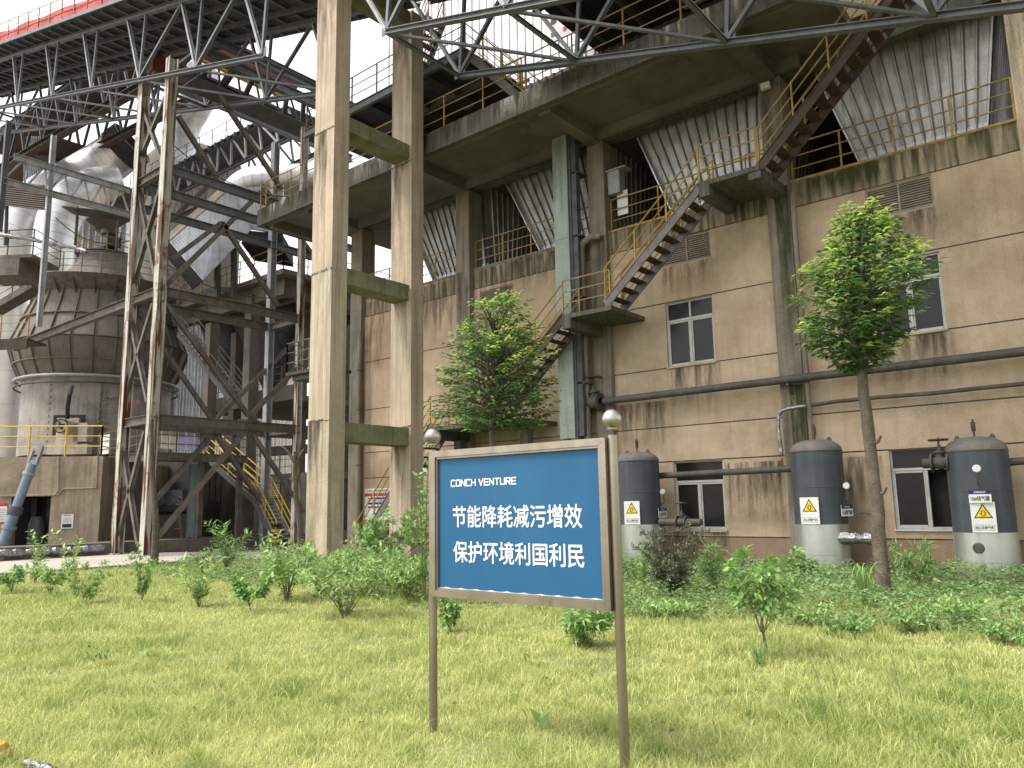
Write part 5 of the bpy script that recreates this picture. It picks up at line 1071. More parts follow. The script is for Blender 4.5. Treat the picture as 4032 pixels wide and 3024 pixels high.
mb = MB(); mb.lathe(P(258, 330, d=56), prof, 30, axis=dv); obj('ribbed_collar', mb, PIPE, mbx, True)
duct('vertical_duct', 'silver cone shaped duct under the gallery left of the tall columns', [(425, 150), (418, 215), (400, 270), (392, 330), (390, 380)], [1.5, 1.45, 1.1, .9, .95], 56, GALV)
duct('round_duct', 'bright silver duct with ribbed collar right of the tower', [(690, 385), (600, 392), (540, 400), (505, 430)], [.9, .9, .95, .95], 43, DUCT)
DS = thing('dome_silo', 'round weathered concrete silo top behind the silver duct', 'silo', P(440, 380, d=75)); cS = P(415, 450, d=75)
mb = MB(); mb.lathe((cS.x, cS.y, 0), [(4.5, -.1), (4.5, cS.z+3.4), (4.4, cS.z+4.2), (3.6, cS.z+5.2), (2, cS.z+5.9), (0, cS.z+6.1)], 40); obj('silo_shell', mb, FCONC, DS, True)
# sheet-clad inclined casing
IC = thing('clad_conveyor_casing', 'inclined casing clad in ribbed silver sheet with a brown sheet roof', 'casing', P(438, 606, d=38))
c = [P(438, 606, d=37.5), P(544, 495, d=38.5), P(500, 407, d=38.5), P(366, 523, d=37.5)]
th = Vector((-.75, .55, .1)).normalized()
mb = MB(); mb.ribbed(c[3], c[2], c[1], c[0], 30, .06, (.7, -.6, .1), .3); mb.poly(c, th*.1); obj('side_sheet', mb, GALV, IC)
rb = [P(366, 523, d=37.5), P(500, 407, d=38.5), P(474, 412, d=41.5), P(329, 540, d=40.5)]
mb = MB(); mb.poly([p+up*.04 for p in rb], up*.08); obj('roof_sheet', mb, BLOCKC, IC)
d0 = [P(438, 606, d=37.5), P(366, 523, d=37.5), P(345, 535, d=40), P(415, 625, d=40)]; mb = MB(); mb.poly(d0, th*.2); obj('end_panel', mb, BLACK, IC)
d1 = [P(540, 498, d=38.3), P(610, 505, d=38.6), P(612, 540, d=38.6), P(520, 525, d=38.3)]; mb = MB(); mb.poly(d1, Vector((-2, 2, 0))); obj('dark_hood', mb, BLACK, IC)
d2 = [P(500, 407, d=38.6), P(612, 400, d=39), P(612, 505, d=39), P(544, 495, d=38.6)]; mb = MB(); mb.ribbed(d2[0], d2[1], d2[2], d2[3], 14, .06, (.6, -.7, 0), .25); mb.poly(d2, Vector((-.1, .1, 0))); obj('side_sheet', mb, GALV, IC)
e2_ = [P(352, 600, d=37.7), P(430, 625, d=37.7), P(400, 640, d=37.7), P(345, 690, d=37.7)]
for (x, y0, y1) in ((470, 500, 640), (505, 530, 640), (590, 470, 600)): mb = MB(); mb.beam(P(x, y1, d=38.8), P(x, y0, d=38.8), .22, .22, ref=(1, 0, 0)); obj('support_leg', mb, STEELD, IC)
# ribbed inclined chute and dark canopy over the mill top
CH_ = thing('ribbed_chute', 'brown ribbed sheet chute sloping up right above the mill', 'chute', P(215, 470, d=39))
q_ = [P(185, 475, d=46), P(285, 405, d=46), P(285, 445, d=46), P(205, 490, d=46)]; mb = MB(); mb.ribbed(q_[0], q_[3], q_[2], q_[1], 9, .08, (.6, -.7, .2), .4); mb.poly(q_, Vector((-.8, .8, -.2))); obj('chute_sheet', mb, TWR, CH_)
CN = thing('canopy', 'dark flat canopy sheltering the drive on top of the mill', 'canopy', P(210, 480, d=DV))
ct = P(212, 462, d=DV); mb = MB(); mb.poly([ct+side*1.6+cam2*1.3-up*.2, ct-side*1.7+cam2*1.3-up*.35, ct-side*1.2-cam2*1.3+up*.2, ct+side*1.6-cam2*1.3+up*.2], up*.06); obj('canopy_sheet', mb, STEELD, CN)
for s_, t_ in ((1.0, .8), (-1.0, .8), (1.0, -.8), (-1.0, -.8)): mb = MB(); mb.beam(ct+side*s_+cam2*t_, ct+side*s_+cam2*t_-up*2.2, .08, .08, ref=(0, 1, 0)); obj('canopy_leg', mb, STEELD, CN)
# left edge platform and sheet
LS = thing('roof_sheet', 'dark corrugated roof sheet with torn edge at the left border', 'roof sheet', P(50, 420, d=33))
q_ = [P(-30, 385, d=34), P(92, 400, d=33), P(100, 455, d=32), P(-30, 440, d=33)]; mb = MB(); mb.ribbed(q_[0], q_[3], q_[2], q_[1], 12, .05, (.3, -.9, .2), .4); mb.poly(q_, Vector((-.05, .1, .05))); obj('sheet', mb, SIDING, LS)
mb = MB(); mb.beam(P(15, 440, d=33), P(12, 530, d=33), .12, .12, ref=(1, 0, 0)); obj('support_post', mb, STEELD, LS)
LPf = thing('side_platform', 'brown steel platform with railing at the left border', 'platform', P(40, 580, d=33))
a = P(-40, 560, d=33); b = P(70, 555, d=33); mb = MB(); mb.obox(a, b-a, Vector((-1.2, 1.5, 0)), up*.14); obj('deck', mb, TWR, LPf); mb = MB(); mb.obox(a-up*.75, (b-a)*.75, Vector((-1, 1.2, 0)), up*.74); obj('bin', mb, TWR, LPf)
railing(LPf, [a+up*.14, b+up*.14, b+Vector((-1.2, 1.5, .14))], 1.1, STEELD, 1.0)
FL2 = thing('foil_wrapped_pipe', 'thin silver foil wrapped pipe slung across above the mill deck', 'pipe', P(100, 545, d=33))
W_ = [P(x, y, d=33) for x, y in ((-20, 504), (40, 512), (100, 524), (160, 535), (190, 545))]; pts = []
for i in range(4): pts += [W_[i].lerp(W_[i+1], k/8)+up*random.uniform(-.02, .02) for k in range(8)]
mb = MB(); mb.tube(pts, [.09+random.uniform(-.025, .025) for _ in pts], 8); obj('foil_sleeve', mb, FOIL, FL2)
WW = thing('mill_walkway', 'railed walkway and stair joining the mill deck at the left', 'walkway', P(40, 640, d=36))
a, b = P(-60, 690, d=36), P(68, 615, d=36); mb = MB(); mb.obox(a, b-a, Vector((-.7, .8, 0)), up*.08); mb.beam(a, b, .06, .3); obj('deck', mb, TWR, WW); railing(WW, [a+up*.08, b+up*.08], 1.15, TWR, 1.1)
a, b = P(-60, 735, d=35), P(60, 730, d=35); mb = MB(); mb.obox(a-up*.1, b-a, Vector((-.9, 1.1, 0)), up*.1); mb.beam(a-up*.3, b-up*.3, .1, .4); obj('deck', mb, BROWN, WW); railing(WW, [a, b], 1.1, YEL, 1.1)
for nm, lb, x0, x1, y0, y1, d, m in (('sheet_building', 'far building clad in pale blue-grey sheet at the left', 58, 105, 295, 700, 58, GALV), ('sheet_building', 'far pale sheet building seen through the frame under the dark stair', 385, 470, 690, 1000, 66, GALV), ('sheet_building', 'far cream wall seen between the columns of the concrete frame', 560, 650, 760, 1000, 70, CREAM), ('sheet_building', 'far silver clad building right behind the mill top', 120, 280, 420, 640, 62, GALV)):
    T = thing(nm, lb, 'building', P(x0, y1, d=d)); a, b = P(x0, y0, d=d), P(x1, y0, d=d); b.z = a.z; mb = MB(); lo = Vector((0, 0, a.z+.1))
    mb.ribbed(a, b, b-lo, a-lo, 12, .06, -VW, .3); mb.poly([a, b, b-lo, a-lo], Vector((-1, 1.4, 0))); obj('sheet_wall', mb, m, T)
# far pale silo
SI = thing('white_silo', 'far rounded pale tank seen through the gap beside the mill', 'silo', P(20, 900, d=62)); cS = P(0, 820, d=62); mb = MB(); mb.lathe((cS.x, cS.y, 0), [(1.7, -.1), (1.7, cS.z+6)], 30); obj('silo_shell', mb, DUCT, SI, True)

# ------------------------------------------------------------------ VEGETATION
def leafmesh(name, m, parent, pos, dr, L, W, tone, fold=.18, droop=.18, wob=.45):
    pos, dr = np.asarray(pos, float), np.asarray(dr, float); n = len(pos)
    dr = dr/np.linalg.norm(dr, axis=1, keepdims=True)
    ref = np.array([0, 0, 1.])+rng.normal(0, wob, (n, 3)); sd_ = np.cross(dr, ref); sd_ /= np.linalg.norm(sd_, axis=1, keepdims=True)+1e-9
    nr = np.cross(sd_, dr); L = np.broadcast_to(L, n)[:, None]; W = np.broadcast_to(W, n)[:, None]
    a = pos; b = pos+dr*L*.42+sd_*W*.5+nr*W*fold; c = pos+dr*L-nr*L*droop; d = pos+dr*L*.42-sd_*W*.5+nr*W*fold; e = pos+dr*L*.45
    V = np.stack([a, b, c, d, e], 1).reshape(-1, 3); i = np.arange(n)[:, None]*5
    Fc = np.concatenate([i+np.array([[0, 4, 1]]), i+np.array([[4, 2, 1]]), i+np.array([[0, 3, 4]]), i+np.array([[4, 3, 2]])], 1).reshape(-1, 3)
    return npobj(name, V, Fc, m, parent, tone=np.repeat(tone, 5))
def bez(a, b, c, n): return [a*(1-t)**2+b*2*t*(1-t)+c*t*t for t in np.linspace(0, 1, n)]

def tree(label, base, fork, prof, lean, ntips, leaf, trunk_r, seed):
    r_ = random.Random(seed); base, fork = Vector(base), Vector(fork)
    T = thing('broadleaf_tree', label, 'tree', base)
    mb = MB(); mid = base.lerp(fork, .5)+Vector((.05, 0, 0)); pts = []
    for k in range(15):
        t = k/14; pts.append(base*(1-t)**2+mid*2*t*(1-t)+fork*t*t+Vector((r_.uniform(-.012, .012), r_.uniform(-.012, .012), 0)))
    mb.tube([base-Vector((0, 0, .2))]+pts, [trunk_r*1.25]+[trunk_r*(1.15-.35*k/14)*(1+r_.uniform(-.05, .06)) for k in range(15)], 14)
    for k in (6, 9): p = pts[k]; mb.tube([p, p+Vector((.14, -.05, .05)), p+Vector((.2, -.07, .14))], [.035, .03, .018], 6)
    tr = obj('trunk', mb, BARK, T, True)
    zs = [p[0] for p in prof]; rs = [p[1] for p in prof]; cxs = [p[2] for p in prof]
    tips = []; z0, z1 = min(zs), max(zs)
    lumps = [(r_.uniform(z0, z1), r_.uniform(0, 6.28), r_.uniform(.75, 1.12)) for _ in range(14)]
    while len(tips) < ntips:
        z = r_.uniform(z0, z1); R_ = float(np.interp(z, zs, rs)); cx = float(np.interp(z, zs, cxs)); a = r_.uniform(0, 6.283)
        lf = 1
        for lz, la, lm in lumps:
            w = math.exp(-((z-lz)/.35)**2)*max(0, math.cos(a-la))**2; lf *= 1+(lm-1)*w*1.6
        q = r_.random()**.36*R_*lf
        if r_.random() > .25+.75*R_/max(rs): continue
        tips.append((Vector((fork.x+cx+q*math.cos(a), fork.y+q*math.sin(a), min(z1, max(z0, round(z/.24)*.24+r_.uniform(-.06, .06))))), q/max(R_, .01), a))
    mb = MB(); pos, dr, tone, isnew = [], [], [], []
    for i, (p, f, a) in enumerate(tips):
        zc = max(fork.z-.1, min(p.z-.25*abs(p.z-fork.z)-.1, z1-.5)); s_ = Vector((fork.x+float(np.interp(zc, zs, cxs))*.8, fork.y, zc))
        if i % 2 == 0: b = bez(s_, s_.lerp(p, .5)+Vector((0, 0, .12)), p, 5); mb.tube(b, [.022, .016, .012, .008, .004], 5, cap=False)
        out = Vector((math.cos(a), math.sin(a), .25+.5*(p.z-z0)/(z1-z0))).normalized()
        hi = (p.z-z0)/(z1-z0); new = (f > .5 and r_.random() < .12+1.25*hi**1.2) or (hi > .7)
        nl = r_.randint(9, 14)
        for k in range(nl):
            t = k/nl*.34; ang = k*2.4+r_.uniform(-.3, .3); e = Vector((math.cos(ang), math.sin(ang), r_.uniform(-.3, .3)))
            d = (out*(.3+r_.random()*.4)+e*1.0); d.z = d.z*.6-(.16 if not new else .02)
            pos.append(p-out*t+Vector((r_.uniform(-.03, .03),)*3)); dr.append(d); isnew.append(new and t < .2); tone.append(r_.random()*.65+.35*hi)
    # filler leaves along the axis
    for _ in range(ntips*2):
        z = r_.uniform(z0+.1, z1-.15); R_ = float(np.interp(z, zs, rs))*.75*r_.random()**.6; a = r_.uniform(0, 6.28)
        pos.append(Vector((fork.x+float(np.interp(z, zs, cxs))+R_*math.cos(a), fork.y+R_*math.sin(a), z))); dr.append(Vector((math.cos(a), math.sin(a), r_.uniform(-.5, .3)))); isnew.append(False); tone.append(r_.random()*.5)
    # main limbs out of the fork
    for k in range(7):
        a = k*.9+.3; z = z0+(z1-z0)*(.35+.09*k); R_ = float(np.interp(z, zs, rs))*.45; e = Vector((fork.x+float(np.interp(z, zs, cxs))+R_*math.cos(a), fork.y+R_*math.sin(a), z))
        b = bez(fork-Vector((0, 0, .08)), fork.lerp(e, .45)+Vector((.1*math.cos(a), .1*math.sin(a), 0)), e, 7); mb.tube(b, [trunk_r*.62*(1-j/7.5) for j in range(7)], 8)
    obj('limb', mb, BARK, tr, True)
    pos, dr, tone, isnew = np.array(pos), np.array(dr), np.array(tone), np.array(isnew); n = len(pos)
    Ls = leaf*rng.uniform(.65, 1.25, n)
    cr = leafmesh('crown', LEAFD, T, pos[~isnew], dr[~isnew], Ls[~isnew], Ls[~isnew]*.46, tone[~isnew], wob=.3)
    leafmesh('new_foliage', LEAFN, cr, pos[isnew], dr[isnew], Ls[isnew]*.85, Ls[isnew]*.38, rng.random(isnew.sum()), wob=.25)
    return T
def prof_px(rows, Y, fx):   # rows (y, x_left, x_right) in picture -> (z, radius, centre offset from fork)
    out = []
    for y, a, b in rows:
        c = P((a+b)/2, y, Y=Y); k = (P(b, y, Y=Y)-P(a, y, Y=Y)).length*.5*1.06; out.append((c.z, k, c.x-fx))
    return sorted(out)
y2 = 13.72; bs = P(1905, 1292, Z=0); fk = P(1858, 785, Y=y2)
tree('taller broadleaf tree with slim bare trunk standing in front of the right window', (bs.x, y2, -.05), fk,
     prof_px([(792, 1800, 1905), (745, 1730, 1955), (690, 1705, 1985), (640, 1692, 2012), (595, 1692, 2030), (565, 1725, 2005), (520, 1762, 1985), (480, 1780, 1955), (452, 1815, 1880)], y2, fk.x), 0, 380, .165, .105, 3)
y1 = 12.6; fk = P(1062, 925, Y=y1); bs = Vector((fk.x+.08, y1, -.05))
tree('shorter leafy tree rising behind the blue board with pale new leaves on top', bs, fk,
     prof_px([(928, 1010, 1120), (905, 955, 1195), (870, 965, 1185), (830, 975, 1165), (790, 985, 1178), (750, 985, 1168), (715, 985, 1160), (690, 1015, 1135), (655, 1032, 1145), (632, 1070, 1100)], y1, fk.x), 0, 400, .155, .075, 5)

def bare_tree(label, base, top, r0, limbs, seed):
    r_ = random.Random(seed); T = thing('bare_tree', label, 'tree', base); mb = MB(); b, t = Vector(base), Vector(top); pts = []
    for k in range(22): f = k/21; pts.append(b.lerp(t, f)+Vector((.05*math.sin(f*7), .04*math.sin(f*5), 0))+Vector((r_.uniform(-.012, .012), 0, 0)))
    mb.tube(pts, [r0*(1-.55*k/21)*(1+.12*r_.random()) for k in range(22)], 9); tr = obj('trunk', mb, BARK, T, True)
    for f, dv in limbs:
        p = pts[int(f*21)]; e = p+Vector(dv); m_ = p.lerp(e, .5)+Vector((0, 0, .1)); mb = MB(); mb.tube(bez(p, m_, e, 6), [r0*.5, r0*.45, r0*.4, r0*.34, r0*.28, r0*.2], 7); obj('branch', mb, BARK, tr, True)
    return T
d_ = 21.0; b_ = P(646, 1228, d=d_); b_.z = 0; t_ = P(639, 975, d=d_)
bare_tree('dead leafless young tree standing left of the tall concrete column', b_, t_, .10, [(.93, tuple(P(610, 940, d=d_)-t_)), (.75, tuple((P(594, 932, d=d_)-t_)*.3)), (.86, (.25, .1, .5))], 2)
d_ = 22.5; b_ = P(333, 1222, d=d_); b_.z = 0; t_ = P(330, 905, d=d_)
bare_tree('mottled bare trunk beside the rusty white tower leg', b_, t_, .11, [(.6, (-.45, .1, .75)), (.8, (-.3, 0, .6))], 4)

TWIGP = mat('greenish_twig', (.20, .19, .10), (.14, .12, .07), .9, scale=8, bump=.3)
def shrub(name, label, cat, bx_, by_, h, rad, nst, leaf, wr, m, kind, seed, twig=TWIG, group=None, Z=0, spread=1.0, per=14):
    r_ = random.Random(seed); base = P(bx_, by_, Z=Z); T = thing(name, label, cat, base, group); mb = MB(); pos, dr, tone = [], [], []
    def along(pts, k0, n, whorl, up_, lf=1.):
        for i in range(n):
            f = k0+(1-k0)*(i+r_.random()*.6)/n; j = min(len(pts)-2, int(f*(len(pts)-1))); u = f*(len(pts)-1)-j; p = pts[j].lerp(pts[j+1], min(u, 1)); ax = (pts[j+1]-pts[j]).normalized()
            for w in range(whorl):
                a = i*2.4+w*6.283/whorl+r_.uniform(-.4, .4); s_ = ax.cross(Vector((.3, .2, 1))); s_.normalize(); s2 = ax.cross(s_)
                d = s_*math.cos(a)+s2*math.sin(a)+ax*up_; d.z += r_.uniform(-.25, .15); pos.append(p); dr.append(d); tone.append(min(1, max(0, .25+.5*f+r_.uniform(-.3, .3))))
    for s_ in range(nst):
        a = s_*6.283/nst+r_.uniform(-.5, .5); q = rad*r_.uniform(.35, 1)*spread; hh = h*r_.uniform(.62, 1.0)
        tip = base+Vector((q*math.cos(a), q*math.sin(a), hh))
        if kind == 'arching': c = base+Vector((q*.5*math.cos(a), q*.5*math.sin(a), hh*.85)); tip.z = base.z+hh*r_.uniform(.25, 1.0)
        elif kind == 'stalk': c = base+Vector((q*.3*math.cos(a), q*.3*math.sin(a), hh*.6))
        else: c = base+Vector((q*.3*math.cos(a), q*.3*math.sin(a), hh*.55))
        b0 = base+up*(h*.24 if kind == 'broad' else -.03)+Vector((r_.uniform(-.02, .02), r_.uniform(-.02, .02), 0))
        st = bez(b0, c, tip, 9); r0 = max(.0035, h*.007)
        mb.tube(st, [r0*(1-.75*i/8) for i in range(9)], 5, cap=False)
        if kind == 'broad':
            along(st, .88, 3, 5, .55)
            for b in range(5):
                j = 3+b; p = st[j]; aa = a+r_.uniform(-1.6, 1.6); e = p+Vector((math.cos(aa), math.sin(aa), r_.uniform(.5, 1.1)))*rad*r_.uniform(.3, .55)
                br = bez(p, p.lerp(e, .5)+Vector((0, 0, -.02)), e, 5); mb.tube(br, [r0*.5*(1-.15*i) for i in range(5)], 4, cap=False); along(br, .55, 4, 4, .55)
        elif kind == 'arching':
            along(st, .06, per, 1, .5)
            for b in range(6):
                j = 2+b; p = st[min(j, 7)]; aa = a+r_.uniform(-1.6, 1.6); e = p+Vector((math.cos(aa), math.sin(aa), r_.uniform(.1, .9)))*rad*r_.uniform(.25, .5)
                br = bez(p, p.lerp(e, .5)+Vector((0, 0, .06)), e, 5); mb.tube(br, [r0*.45*(1-.15*i) for i in range(5)], 4, cap=False); along(br, .15, 9, 1, .6)
        elif kind == 'stalk': along(st, .18, per, 2, .7)
        elif kind == 'fine':
            for b in range(9):
                j = 2+b % 7; p = st[j]; aa = a+r_.uniform(-2, 2); e = p+Vector((math.cos(aa), math.sin(aa), r_.uniform(-.1, 1.0)))*rad*r_.uniform(.25, .6)
                br = bez(p, p.lerp(e, .5)+Vector((0, 0, .03)), e, 5); mb.tube(br, [r0*.4*(1-.15*i) for i in range(5)], 4, cap=False); along(br, .2, 12, 2, .5)
    if kind == 'broad': mb.tube([base-up*.05, base+up*h*.1+VR*.02, base+up*h*.26], [h*.02, h*.016, h*.013], 7)
    st_ = obj('stem', mb, TWIGP if m in (LEAFP, LEAFM) else twig, T); n = len(pos); Ls = leaf*rng.uniform(.6, 1.2, n)
    leafmesh('foliage', m, T, [tuple(p) for p in pos], [tuple(d) for d in dr], Ls, Ls*wr, np.array(tone)); return T
def hpx(x, y0, y1):   # height in metres of something standing at (x,y0) reaching y1
    b = P(x, y0, Z=0); return P(x, y1, d=(b-CAM).dot(VW)).z
def wpx(x, y0, w): b = P(x, y0, Z=0); return w*(b-CAM).dot(VW)/1662
SH = [ # name,label,cat,x,y,ytop,halfwidth px,nst,leaf m,ratio,mat,kind,per
 ('broadleaf_shrub', 'small spreading shrub with whorled broad leaves alone on the right lawn', 'shrub', 1652, 1425, 1182, 80, 8, .105, .44, LEAFM, 'broad', 12),
 ('dark_shrub', 'dense dull purple-green bush in front of the left tank', 'bush', 1452, 1296, 1148, 72, 22, .055, .5, LEAFR, 'fine', 10),
 ('arching_shrub', 'wide arching shrub with pale leaves left of the blue board', 'shrub', 745, 1335, 1165, 135, 17, .10, .36, LEAFP, 'arching', 20),
 ('twiggy_shrub', 'dark topped twiggy bush at the foot of the tall column', 'bush', 845, 1262, 1110, 85, 14, .13, .42, LEAFM, 'broad', 12),
 ('broadleaf_shrub', 'tiny dark tree-like shrub on the left lawn', 'shrub', 538, 1325, 1255, 38, 6, .12, .5, LEAFM, 'broad', 10),
 ('stalk_plant', 'pale green weed with lance leaves left of the tiny dark shrub', 'plant', 430, 1312, 1205, 48, 10, .17, .24, LEAFP, 'stalk', 11),
 ('upright_shrub', 'slim upright small leaved shrub in front of the rusty tower leg', 'shrub', 305, 1304, 1180, 24, 5, .06, .45, LEAFP, 'fine', 10),
 ('thin_shrub', 'thin open shrub on the left lawn beside the slim upright one', 'shrub', 185, 1306, 1225, 45, 4, .075, .42, LEAFP, 'fine', 8),
 ('thin_shrub', 'thin branching shrub second from the left border', 'shrub', 108, 1286, 1190, 45, 6, .13, .36, LEAFP, 'arching', 10),
 ('thin_shrub', 'sparse small shrub at the left border of the lawn', 'shrub', 25, 1284, 1195, 30, 5, .12, .36, LEAFM, 'arching', 9),
 ('feathery_weed', 'tall dark feathery weed by the road in front of the yellow stair', 'plant', 490, 1240, 1118, 55, 9, .26, .16, LEAFM, 'stalk', 13),
 ('bare_shrub', 'reddish nearly leafless bush by the road', 'shrub', 440, 1245, 1180, 30, 12, .06, .3, LEAFR, 'arching', 3),
 ('berry_shrub', 'small twiggy shrub seen under the left end of the board', 'shrub', 972, 1368, 1280, 32, 5, .10, .5, LEAFM, 'arching', 5),
 ('arching_shrub', 'thin stemmed shrub seen under the right end of the board', 'shrub', 1272, 1402, 1290, 62, 9, .11, .4, LEAFM, 'arching', 8),
 ('climbing_shrub', 'tall leaning stem with pale round leaves beside the left board post', 'plant', 915, 1305, 955, 22, 3, .15, .55, LEAFM, 'stalk', 20),
 ('bright_weed', 'bright green upright weed right of the board post', 'plant', 1392, 1275, 1170, 16, 4, .15, .3, LEAFP, 'stalk', 14),
 ('yellow_weed', 'low yellow leaved sprout under the board', 'plant', 1250, 1395, 1368, 28, 6, .16, .35, LEAFN, 'stalk', 5),
 ('road_shrub', 'leafy weed in front of the foundation doorway', 'plant', 75, 1262, 1142, 40, 6, .17, .32, LEAFP, 'stalk', 10),
 ('road_shrub', 'leafy weed in front of the foundation poster', 'plant', 150, 1262, 1150, 36, 5, .17, .32, LEAFP, 'stalk', 10),
 ('pale_weed', 'pale weed clump left of the arching shrub', 'plant', 620, 1300, 1150, 75, 14, .13, .34, LEAFP, 'arching', 14),
 ('pale_weed', 'pale weed clump in front of the concrete column foot', 'plant', 690, 1285, 1165, 80, 15, .13, .34, LEAFP, 'arching', 14),
 ('willow_weed', 'drooping thin leaved weed right of the dark bush', 'plant', 1545, 1290, 1165, 35, 8, .15, .14, LEAFM, 'arching', 22),
 ('fern_weed', 'feathery fern-like weed at the wall left of the right tank', 'plant', 1985, 1262, 1165, 55, 6, .2, .16, LEAFM, 'arching', 20),
 ('wall_weed', 'low weed clump at the foot of the middle tank', 'plant', 1735, 1248, 1205, 40, 9, .12, .45, LEAFG, 'arching', 12),

 ('loose_bush', 'big loose bush at the gap between the two tall columns', 'bush', 800, 1290, 1165, 85, 16, .12, .38, LEAFM, 'arching', 18),
 ('loose_bush', 'overgrown bush directly left of the lower board post', 'bush', 880, 1300, 1185, 65, 14, .12, .38, LEAFP, 'arching', 16),
 ('edge_weed', 'leafy weed clump at the lawn edge below the middle tank', 'plant', 1755, 1352, 1312, 68, 9, .075, .45, LEAFP, 'arching', 14),
 ('edge_weed', 'leafy weed clump beside the reed tuft at the tree foot', 'plant', 1835, 1372, 1335, 60, 8, .07, .48, LEAFM, 'arching', 14),
 ('edge_weed', 'leafy weed clump at the lawn edge right of the tree trunk', 'plant', 1968, 1366, 1308, 75, 9, .07, .46, LEAFM, 'arching', 14),
 ('edge_weed', 'pale weed clump at the lawn edge below the right tank', 'plant', 2085, 1346, 1302, 70, 9, .075, .44, LEAFP, 'arching', 14),
 ('edge_weed', 'weed clump at the right border of the lawn', 'plant', 2180, 1392, 1340, 70, 8, .07, .46, LEAFM, 'arching', 14),
 ('edge_weed', 'low pale weed clump right of the board post below the bright weed', 'plant', 1440, 1338, 1302, 65, 9, .07, .44, LEAFP, 'arching', 14),
]
for i, (nm, lb, ct_, x, y, yt, hw, ns, lf, wr, m, kd, per) in enumerate(SH):
    shrub(nm, lb, ct_, x, y, hpx(x, y, yt), wpx(x, y, hw), ns, lf, wr, m, kd, 20+i, per=per)
# red berries under the board
q = bpy.data.objects['berry_shrub']; mb = MB()
for dx, dz in ((-.2, .42), (-.12, .28)): c = Vector(q.location)+Vector((dx, -.05, dz)); mb.lathe(c, [(.001, -.02), (.018, -.01), (.018, .01), (.001, .02)], 8)
obj('berry', mb, RED, q, True)
# grass-like tufts
def tuft(name, label, x, y, h, n, m, seed, arch=1., w=.012):
    r_ = random.Random(seed); b = P(x, y, Z=0); T = thing(name, label, 'grass tuft', b); V, Fc, tn = [], [], []
    for k in range(n):
        a = r_.uniform(0, 6.28); hh = h*r_.uniform(.6, 1); reach = hh*r_.uniform(.2, .9)*arch; e = Vector((math.cos(a), math.sin(a), 0)); s_ = e.cross(up); o = b+e*r_.uniform(0, .05)
        pts = bez(o, o+e*reach*.2+up*hh*1.2, o+e*reach+up*hh*r_.uniform(.3, .95), 8); i0 = len(V)
        for j, p in enumerate(pts): ww = w*(1-.9*(j/7)**2); V += [tuple(p-s_*ww/2), tuple(p+s_*ww/2)]; tn += [.4+.5*j/7]*2
        Fc += [(i0+2*j, i0+2*j+1, i0+2*j+3, i0+2*j+2) for j in range(7)]
    o = npobj('blades', np.array(V), np.array(Fc), m, T, tone=tn); return T
tuft('reed_tuft', 'tall arching blade grass tuft at the foot of the right tree', 1868, 1312, .85, 46, LEAFM, 1, .9, .02)
for i, (x, y, h, n) in enumerate(((1705, 1545, .30, 16), (1800, 1530, .26, 12), (1640, 1440, .32, 60), (1880, 1575, .30, 12), (1590, 1540, .2, 10))):
    tuft('arching_grass', ['yellow arching grass tuft on the right lawn below the lone shrub', 'yellow arching grass tuft right of its twin on the right lawn', 'longer green grass ring round the lone shrub stem', 'yellow arching grass tuft near the lower right lawn', 'small yellow grass tuft left of the others on the right lawn'][i], x, y, h, n, GRASSM if i != 2 else LEAFM, 30+i, 1.5 if i != 2 else 1.2, .006)
for i, (x, y, yt) in enumerate(((1790, 1610, 1395), (1830, 1640, 1370), (1955, 1590, 1340), (2100, 1560, 1385))):
    b = P(x, y, Z=0); h = hpx(x, y, yt); T = thing('thin_stalk', ['thin dark grass stalk leftmost of the four on the right lawn', 'thin dark grass stalk second from left of the four', 'tallest thin dark stalk on the right lawn', 'thin dark stalk nearest the right border'][i], 'stalk', b)
    mb = MB(); mb.tube(bez(b, b+up*h*.6+VR*.02, b+up*h-VR*.13, 7), .0013, 4); obj('stalk', mb, TWIG, T)
    leafmesh('foliage', LEAFM, T, [tuple(b+up*h*(.3+.05*k)-VR*.1*(.3+.05*k)**2) for k in range(13)], [tuple(Vector((random.uniform(-1, 1), random.uniform(-1, 1), .8))) for k in range(13)], .03, .008, rng.random(13))
for i, (x, y) in enumerate(((1165, 1578), (1155, 1445), (312, 1425), (205, 1435))):
    b = P(x, y, Z=0); T = thing('broadleaf_weed', ['broad pale weed leaves in the grass between the posts', 'narrow leaved weed in the grass under the board', 'lone blue-green weed on the left lawn', 'low dark weed patch on the left lawn'][i], 'weed', b)
    n = (4, 7, 6, 16)[i]; leafmesh('leaf_rosette', (LEAFP, LEAFP, LEAFM, LEAFD)[i], T, [tuple(b+Vector((random.uniform(-.12, .12), random.uniform(-.05, .05), random.uniform(.02, .08)))*(1 if i < 3 else 2)) for _ in range(n)], [tuple(Vector((random.uniform(-1, 1), random.uniform(-.6, .2), random.uniform(.3, 1.2)))) for _ in range(n)], (.13, .12, .1, .08)[i], (.07, .03, .06, .03)[i], rng.random(n))

